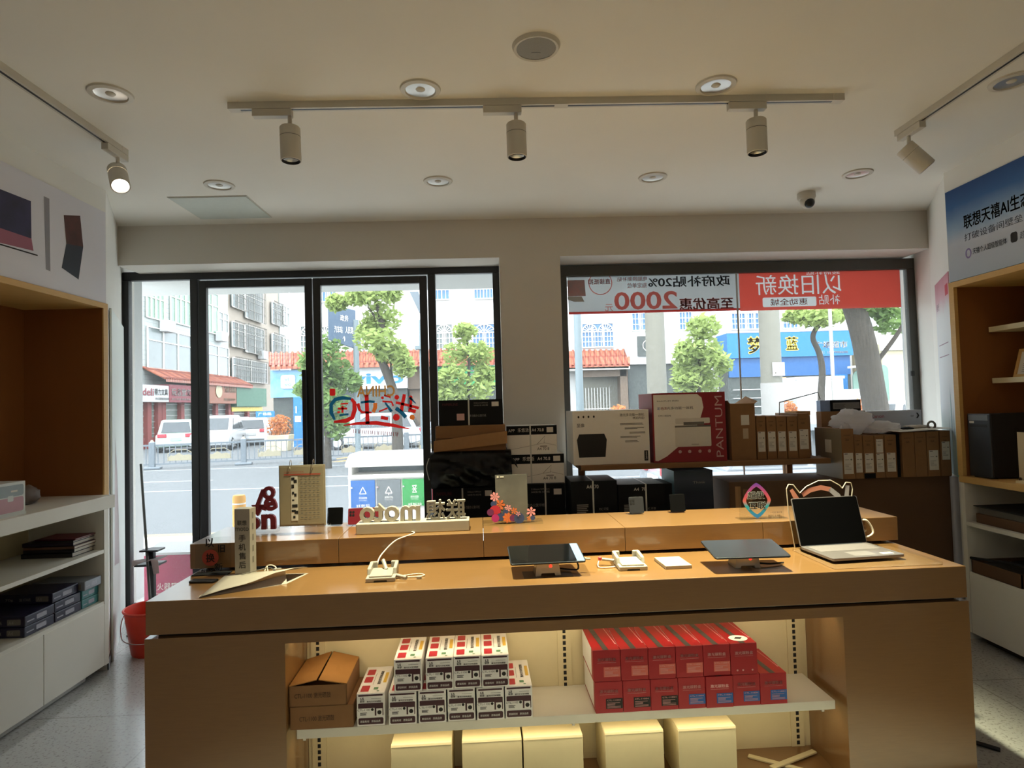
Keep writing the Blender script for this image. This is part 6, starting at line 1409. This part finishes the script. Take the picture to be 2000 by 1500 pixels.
MB().add([(-.06, 0, 0), (.20, 0.11, .012), (.275, .12, .148), (-.055, 0, .085), (-.06, .004, 0), (.20, .114, .012), (.275, .124, .148), (-.055, .004, .085)], [(0, 1, 2, 3), (7, 6, 5, 4), (0, 4, 5, 1), (1, 5, 6, 2), (2, 6, 7, 3), (3, 7, 4, 0)]).build('clear_sheet', 'acrylic', t)
MB().tube([(-.06, 0, .0), (-.056, 0, .085), (.275, .122, .148), (.29, .122, .10)], .0035, 6).build('grey_edge', 'ink_grey', t)
MB().box(-.06, .01, -.0, .06, 0, .006).build('foot', 'acrylic', t)
t = thing('plastic_bag', 'crumpled white plastic bag lying on the brown laptop cartons', 'bag', (2.36, 4.1, 1.222))
mat_thin('bag_white', 'f2f0f0', .6); m_ = MB()
m_.blob((.0, 0, .085), .130, .10, .078, 44, 26, .26, 2.2, 3); m_.build('bag_lump', 'bag_white', t, smooth=60)
MB().blob((.165, -.02, .045), .13, .09, .042, 40, 20, .28, 2.2, 9).build('bag_lump', 'bag_white', t, smooth=60)
MB().blob((-.10, -.10, .03), .035, .02, .055, 20, 12, .4, 3, 4).build('bag_corner', 'bag_white', t, smooth=60)
t = thing('loose_papers', 'loose white sheets and torn wrapping on the right laptop cartons', 'papers', (2.74, 4.06, 1.239))
for k, (x, y, a, b_, r) in enumerate(((-.10, -.03, .10, .12, .1), (-.02, .0, .11, .13, -.15), (.08, -.02, .10, .12, .2))):
    MB().at(Matrix.Translation((x, y, .003+.004*k))@Matrix.Rotation(r, 4, 'Z')).add([(-a, -b_, 0), (a, -b_, .003), (a, b_, .012), (-a, b_, .004)], [(0, 1, 2, 3)]).build('sheet', 'paper', t, solid=.001)
MB().blob((.03, .0, .022), .09, .04, .014, 20, 10, .4, 3, 2).build('torn_wrap', mat('wrap_tan', 'a99f8c', .6), t, smooth=60)
MB().blob((-.06, -.04, .018), .04, .02, .010, 16, 8, .4, 3, 7).build('dark_strip', 'dark_soft', t, smooth=60)
t = thing('tape_roll', 'roll of brown tape standing on the rightmost laptop cartons', 'tape roll', (2.83, 4.0, 1.247))
MB().add([(.0, 0, 0)], []).tube([(.024*math.cos(a), 0, .026+.024*math.sin(a)) for a in [2*PI*i/24 for i in range(25)]], .007, 8).build('roll', 'ink_grey', t, smooth=60)

# ================================================================ left cabinet goods
SL = 1.0305
t = thing('printed_carton', 'white pink and grey carton with yellow label on the left cabinet slab', 'carton', (-2.24, 3.05, SL), 0)
MB().box(-.26, 0, -.50, 0, 0, .155).build('carton_body', mat('carton_white', 'cfd2cd', .5), t, bevel=.002)
F6 = rightf(0)
mb = MB().at(F6); mb.rrect(-.46, -.012, .018, .085, .012); mb.build('pink_panel', mat('soft_pink', 'b88a92', .5, var=.06), t)
mb = MB().at(F6); mb.rrect(-.46, -.012, .09, .142, .012); mb.build('grey_panel', mat('soft_slate', '8d999c', .5, var=.1), t)
mb = MB().at(F6); mb.rrect(-.11, -.075, .068, .095, .006, .0014); mb.build('tab_print', 'carton_white', t)
mb = MB().at(F6); mb.rect(-.40, -.17, .045, .095, .0018); mb.build('yellow_label', mat('label_yellow', 'bfa83a', .5, var=.15), t)
mb = MB().at(F6); bars(mb, -.09, -.03, .11, .125, 1, 3); mb.build('small_print', 'paper', t)
MB().box(-.262, .002, -.502, .002, -.0004, .012).build('tray_edge', 'carton_white', t)
t = thing('crumpled_pouch', 'small crumpled brown grey pouch behind the white carton on the slab', 'pouch', (-2.47, 3.36, SL))
MB().blob((0, 0, .045), .055, .075, .05, 24, 14, .25, 2.5, 5).build('pouch_skin', mat('pouch', '6f625a', .6, var=.2), t, smooth=60)
BS = .7105; bk = 'books stacked on the left cabinet shelf'
cols = [('2b2a2c', 'lowest dark book of the stack on the left shelf', .024), ('1c1a1e', 'black book second from the bottom of the left shelf stack', .020), ('6a4a3a', 'brown covered book in the middle of the left shelf stack', .016), ('2a2238', 'dark violet book near the top of the left shelf stack', .020), ('3a3434', 'thin dark booklet under the topmost red one', .010), ('6a1526', 'dark red booklet on top of the left shelf stack', .008)]
z = BS
for k, (c_, lab, h) in enumerate(cols):
    t = thing('book', lab, 'book', (-2.345+.006*(k % 3), 3.535+.008*(k % 2), z), 0, bk); ln = .275 if k < 4 else .22; dp = .185-.01*(k > 3)
    m_ = mat('book_'+c_, c_, .45)
    MB().box(-ln, 0, 0, dp, 0, .0025).box(-ln, 0, 0, dp, h-.0025, h).box(-ln, 0, 0, .003, 0, h).build('cover', m_, t)
    MB().box(-ln+.003, -.004, .003, dp-.003, .0025, h-.0025).build('pages', 'paper', t)
    z += h+.0003
RZ0 = .4135
mat('ream_navy', '1d1d36', .3, var=.25, scale=9); mat('ream_teal', '2c6f70', .3, var=.25, scale=9); mat('ream_grey', '7d838c', .3, var=.15, scale=9)
def ream(lab, y0, k, m_, dy=.205, x=-2.318):
    o = MB().box(-.292, 0, 0, dy, 0, .050).build('paper_ream', m_, None, bevel=.004); o.location = (x, y0, RZ0+.0507*k); tag(o, lab, 'paper ream', 'paper reams in the left cabinet')
    mb = MB().at(rightf(0)); mb.rrect(dy*.38, dy*.72, .014, .036, .004).rect(dy*.06, dy*.3, .018, .024); mb.build('side_label', mat('ream_label', '9d9ca8', .5, var=.2, scale=60), o)
    mb = MB().at(front(0)); mb.rrect(-.085, -.02, .010, .038, .004); mb.build('front_label', 'ink_grey', o)
    mb = MB().at(front(0)); mb.text('A4', -.078, -.054, .015, .031, .0016); mb.text('70g', -.24, -.20, .014, .03).text('复印纸', -.17, -.11, .014, .03); mb.build('printed_text', 'print_dim', o)
ream('navy paper ream, lower of two in the pile nearest the camera', 3.150, 0, 'ream_navy'); ream('navy paper ream, upper of two in the pile nearest the camera', 3.153, 1, 'ream_navy')
ream('navy paper ream at the bottom of the middle pile', 3.362, 0, 'ream_navy'); ream('navy paper ream in the middle of the middle pile', 3.365, 1, 'ream_navy', x=-2.322); ream('navy paper ream on top of the middle pile', 3.360, 2, 'ream_navy', x=-2.33)
ream('teal paper ream at the bottom of the far pile', 3.573, 0, 'ream_teal', .148); ream('teal paper ream in the middle of the far pile', 3.575, 1, 'ream_teal', .146); ream('silver grey ream on top of the teal ones', 3.570, 2, 'ream_grey', .148, -2.300)

# ================================================================ right cabinet goods
SR = .9785
t = thing('computer_tower', 'black desktop computer tower standing on the right cabinet slab', 'computer', (2.825, 3.515, SR))
MB().box(0.012, .34, 0, .165, .006, .372).build('case', 'dark_soft', t, bevel=.003)
MB().box(0, .014, -.002, .167, .006, .374).build('front_bezel', mat('bezel_grey', '2c3036', .4), t, bevel=.004)
MB().box(-.002, .002, .01, .155, .335, .366).build('bezel_cap', mat('bezel_pale', '6a6e72', .4), t)
MB().box(-.001, .002, .02, .145, .296, .312).build('drive_bay', 'dark', t)
MB().box(-.0015, .001, .115, .15, .318, .330).build('sticker', 'paper', t)
for x in (.03, .30): MB().box(x-.02, x+.02, .02, .145, 0, .006).build('foot', 'dark', t)
t = thing('acrylic_holder', 'clear acrylic frame with cream insert standing on the right cabinet slab', 'holder', (2.86, 3.05, SR))
MB().box(-.006, 0, 0, .33, .0, .30).build('clear_sheet', 'acrylic', t); MB().box(.004, .008, .03, .325, .01, .275).build('insert', mat('insert_cream', 'd6bc94', .6, var=.05), t); MB().box(.009, .014, 0, .33, 0, .30).build('clear_sheet', 'acrylic', t)
MB().box(-.03, .08, .02, .31, 0, .012).build('foot', 'cream_board', t)
for y in (.30,): MB().cyl((-.012, y, .018), (-.006, y, .018), .012, n=14).build('knob', 'chrome', t)
for k, (y, lab) in enumerate(((3.34, 'framed certificate with printed text, nearer the window on the niche shelf'), (3.10, 'framed certificate in wooden frame, nearer the camera on the niche shelf'))):
    t = thing('certificate_frame', lab, 'framed certificate', (3.02, y, 1.5605), 0, 'framed certificates on the right niche shelf'); M = Matrix.Rotation(math.radians(16), 4, 'Y')
    f = MB().at(M)
    for a in ((0, .018, 0, .225, 0, .016), (0, .018, 0, .225, .154, .17), (0, .018, 0, .016, .016, .154), (0, .018, .209, .225, .016, .154)): f.box(*a)
    f.build('frame', 'wood_edge', t, bevel=.001); MB().at(M).box(.008, .014, .016, .209, .016, .154).build('sheet', 'paper', t)
    mb = MB().at(M@leftf(.0075)); mb.text('授权证书', -.15, -.07, .118, .138).rect(-.17, -.05, .098, .108); bars(mb, -.18, -.05, .03, .09, 5, 3, .0012, .25); mb.build('certificate_print', 'ink_grey', t)
t = thing('picture_carton', 'dark picture carton on the upper shelf of the right niche', 'carton', (3.03, 3.19, 1.8685))
MB().box(0, .2, -.02, .17, 0, .225).build('carton_body', mat('dark_art', '15131c', .4, var=.6, scale=30, col2='3a3040'), t, bevel=.002)
t = thing('file_tray', 'flat dark trays and papers on the right cabinet shelf', 'tray', (2.83, 3.32, .7085))
MB().box(0, .30, 0, .34, 0, .055).build('tray_box', 'card_dark', t, bevel=.003); MB().box(-.01, .30, -.18, .345, .0955, .101).build('upper_sheet', 'dark_soft', t); MB().box(.015, .29, .0, .33, .055, .0955).build('paper_pile', 'ink_grey', t)
t = thing('drawer_box', 'small cream drawer box with knob on the right cabinet shelf', 'drawer', (2.818, 3.08, .7085))
MB().box(0, .20, 0, .175, 0, .078).build('drawer_body', 'cream_board', t, bevel=.003); MB().box(-.006, .21, -.006, .18, .078, .092).build('drawer_lid', 'cream_board', t, bevel=.003); MB().cyl((-.02, .09, .03), (0, .09, .03), .009, n=14).build('knob', 'white_plastic', t, smooth=40)
t = thing('open_tray', 'open brown carton tray with black rim in the lower right cabinet', 'tray', (2.808, 3.33, .4125))
MB().box(0, .36, 0, .355, 0, .004).box(0, .006, 0, .355, 0, .075).box(.354, .36, 0, .355, 0, .075).box(0, .36, 0, .006, 0, .075).box(0, .36, .349, .355, 0, .075).build('tray_body', 'card_dark', t)
MB().box(.03, .34, .02, .33, .004, .06).build('dark_contents', 'dark', t)
MB().tube([(.0, .36, .082), (.02, .10, .115), (.02, -.25, .125)], .008, 6).build('black_lid_edge', 'dark_soft', t)
for k, (y, lab) in enumerate(((3.15, 'small brown carton beside the open tray in the lower right cabinet'), (2.96, 'small brown carton nearest the camera in the lower right cabinet'))):
    o = MB().box(0, .28, 0, .165, 0, .098).build('cardboard_carton', 'card', None, bevel=.002); o.location = (2.815+.02*k, y, .4125); tag(o, lab, 'carton', 'small cartons in the lower right cabinet')

# ================================================================ by the door
mat('bucket_red', 'd8402c', .4, var=.06)
t = thing('bucket', 'orange red plastic bucket on the floor by the left door frame', 'bucket', (-2.185, 4.045, 0))
MB().lathe([(0, .004), (.112, .004), (.116, 0), (.122, .012), (.158, .262), (.164, .266), (.168, .276), (.162, .282), (.155, .278), (.152, .262), (.118, .016), (0, .014)], 48).build('bucket_body', 'bucket_red', t, smooth=40)
MB().tube([(-.165, .0, .258), (-.172, -.04, .20), (-.15, -.085, .14), (-.10, -.135, .11), (0, -.16, .10), (.10, -.135, .11), (.15, -.085, .14), (.172, -.04, .2), (.165, 0, .258)], .003, 8, smooth=5).build('wire_handle', 'chrome', t)
p0 = on(272, 1192, .30)
t = thing('broom_stick', 'thin grey broom handle leaning from the bucket to the door frame', 'broom', (-2.30, 4.06, 0))
MB().tube([(.09, .03, .02), (-.33, .66, 1.12)], .009, 10).build('handle', 'grey_metal', t, smooth=60)
MB().lathe([(.0, 0.016), (.03, .016), (.04, .03), (.02, .09), (.012, .12)], 16, (.088, .033, 0)).build('brush_head', 'ink_grey', t)
px = at(297, 1100, 4.42)
t = thing('stand_rack', 'black post stand with cross trays and a draped cloth by the door', 'stand', (px.x, 4.42, 0))
MB().box(-.018, .018, -.018, .018, .012, .555).build('post', 'dark', t, bevel=.003)
MB().box(-.12, .12, -.1, .1, 0, .012).build('base_plate', 'dark', t, bevel=.003)
MB().box(-.09, .07, -.06, .06, .452, .466).build('tray', 'dark', t, bevel=.002)
MB().box(-.06, .065, -.05, .05, .548, .56).build('tray', 'dark', t, bevel=.002)
cl_ = tag(MB().add([(-.09, -.075, .50), (-.03, -.07, .485), (.03, -.07, .497), (.075, -.066, .495), (.08, .05, .50), (-.02, .05, .488), (.05, -.072, .40), (.085, -.07, .41), (-.10, -.07, .455)], [(0, 1, 5), (1, 2, 5), (2, 3, 4, 5), (2, 6, 7, 3), (0, 8, 1)]).build('cloth', mat('cloth_grey', 'a59a98', .9, var=.25, scale=12), None, solid=.004), 'grey pink cloth draped over the black stand by the door', 'cloth')
cl_.location = t.location
# red extinguisher box outside the fixed pane
YE = 5.25; xa = at(281, 1120, YE).x; xb = xa+.46
zt = at(300, 1080, YE).z
t = thing('extinguisher_box', 'magenta red fire extinguisher box outside the left glass pane', 'box', (xa, YE, -.15))
H_ = zt+.15
mat('box_crimson', 'a31f4a', .4); mat('box_scarlet', 'c02632', .4)
MB().box(0, .40, 0, .2, 0, H_).build('cabinet', 'box_crimson', t, bevel=.004)
MB().add([(0, -.005, H_), (.40, -.005, H_), (.46, .2, H_+.05), (0.02, .2, H_+.05), (0, -.005, H_-.02), (.40, -.005, H_-.02), (.46, .2, H_), (.02, .2, H_)], [(0, 1, 2, 3), (7, 6, 5, 4), (0, 4, 5, 1), (1, 5, 6, 2), (2, 6, 7, 3), (3, 7, 4, 0)]).build('lid', 'sign_white', t)
MB().box(.40, .47, .02, .2, 0, H_).build('side_door', 'box_scarlet', t, bevel=.004)
mb = MB().at(F_); mb.text('灭火器箱', .05, .27, .20, .26, .002, bold=.0).text('Fire Extinguisher Box', .05, .27, .165, .18, .002); mb.build('box_lettering', 'label_white', t)
MB().tube([(.41, .0, H_-.09), (.42, -.03, H_-.13), (.455, -.03, H_-.12), (.46, .01, H_-.09)], .006, 8, smooth=4).build('handle', 'yellow_letter', t)
t = thing('plug_lead', 'short black cable end lying on the floor beside the counter', 'cable', on(1912, 1455, 0.004))
MB().tube([(-.06, .05, .008), (0, .0, .006), (.05, -.05, .004)], .009, 8, smooth=4).build('lead', 'dark', t)
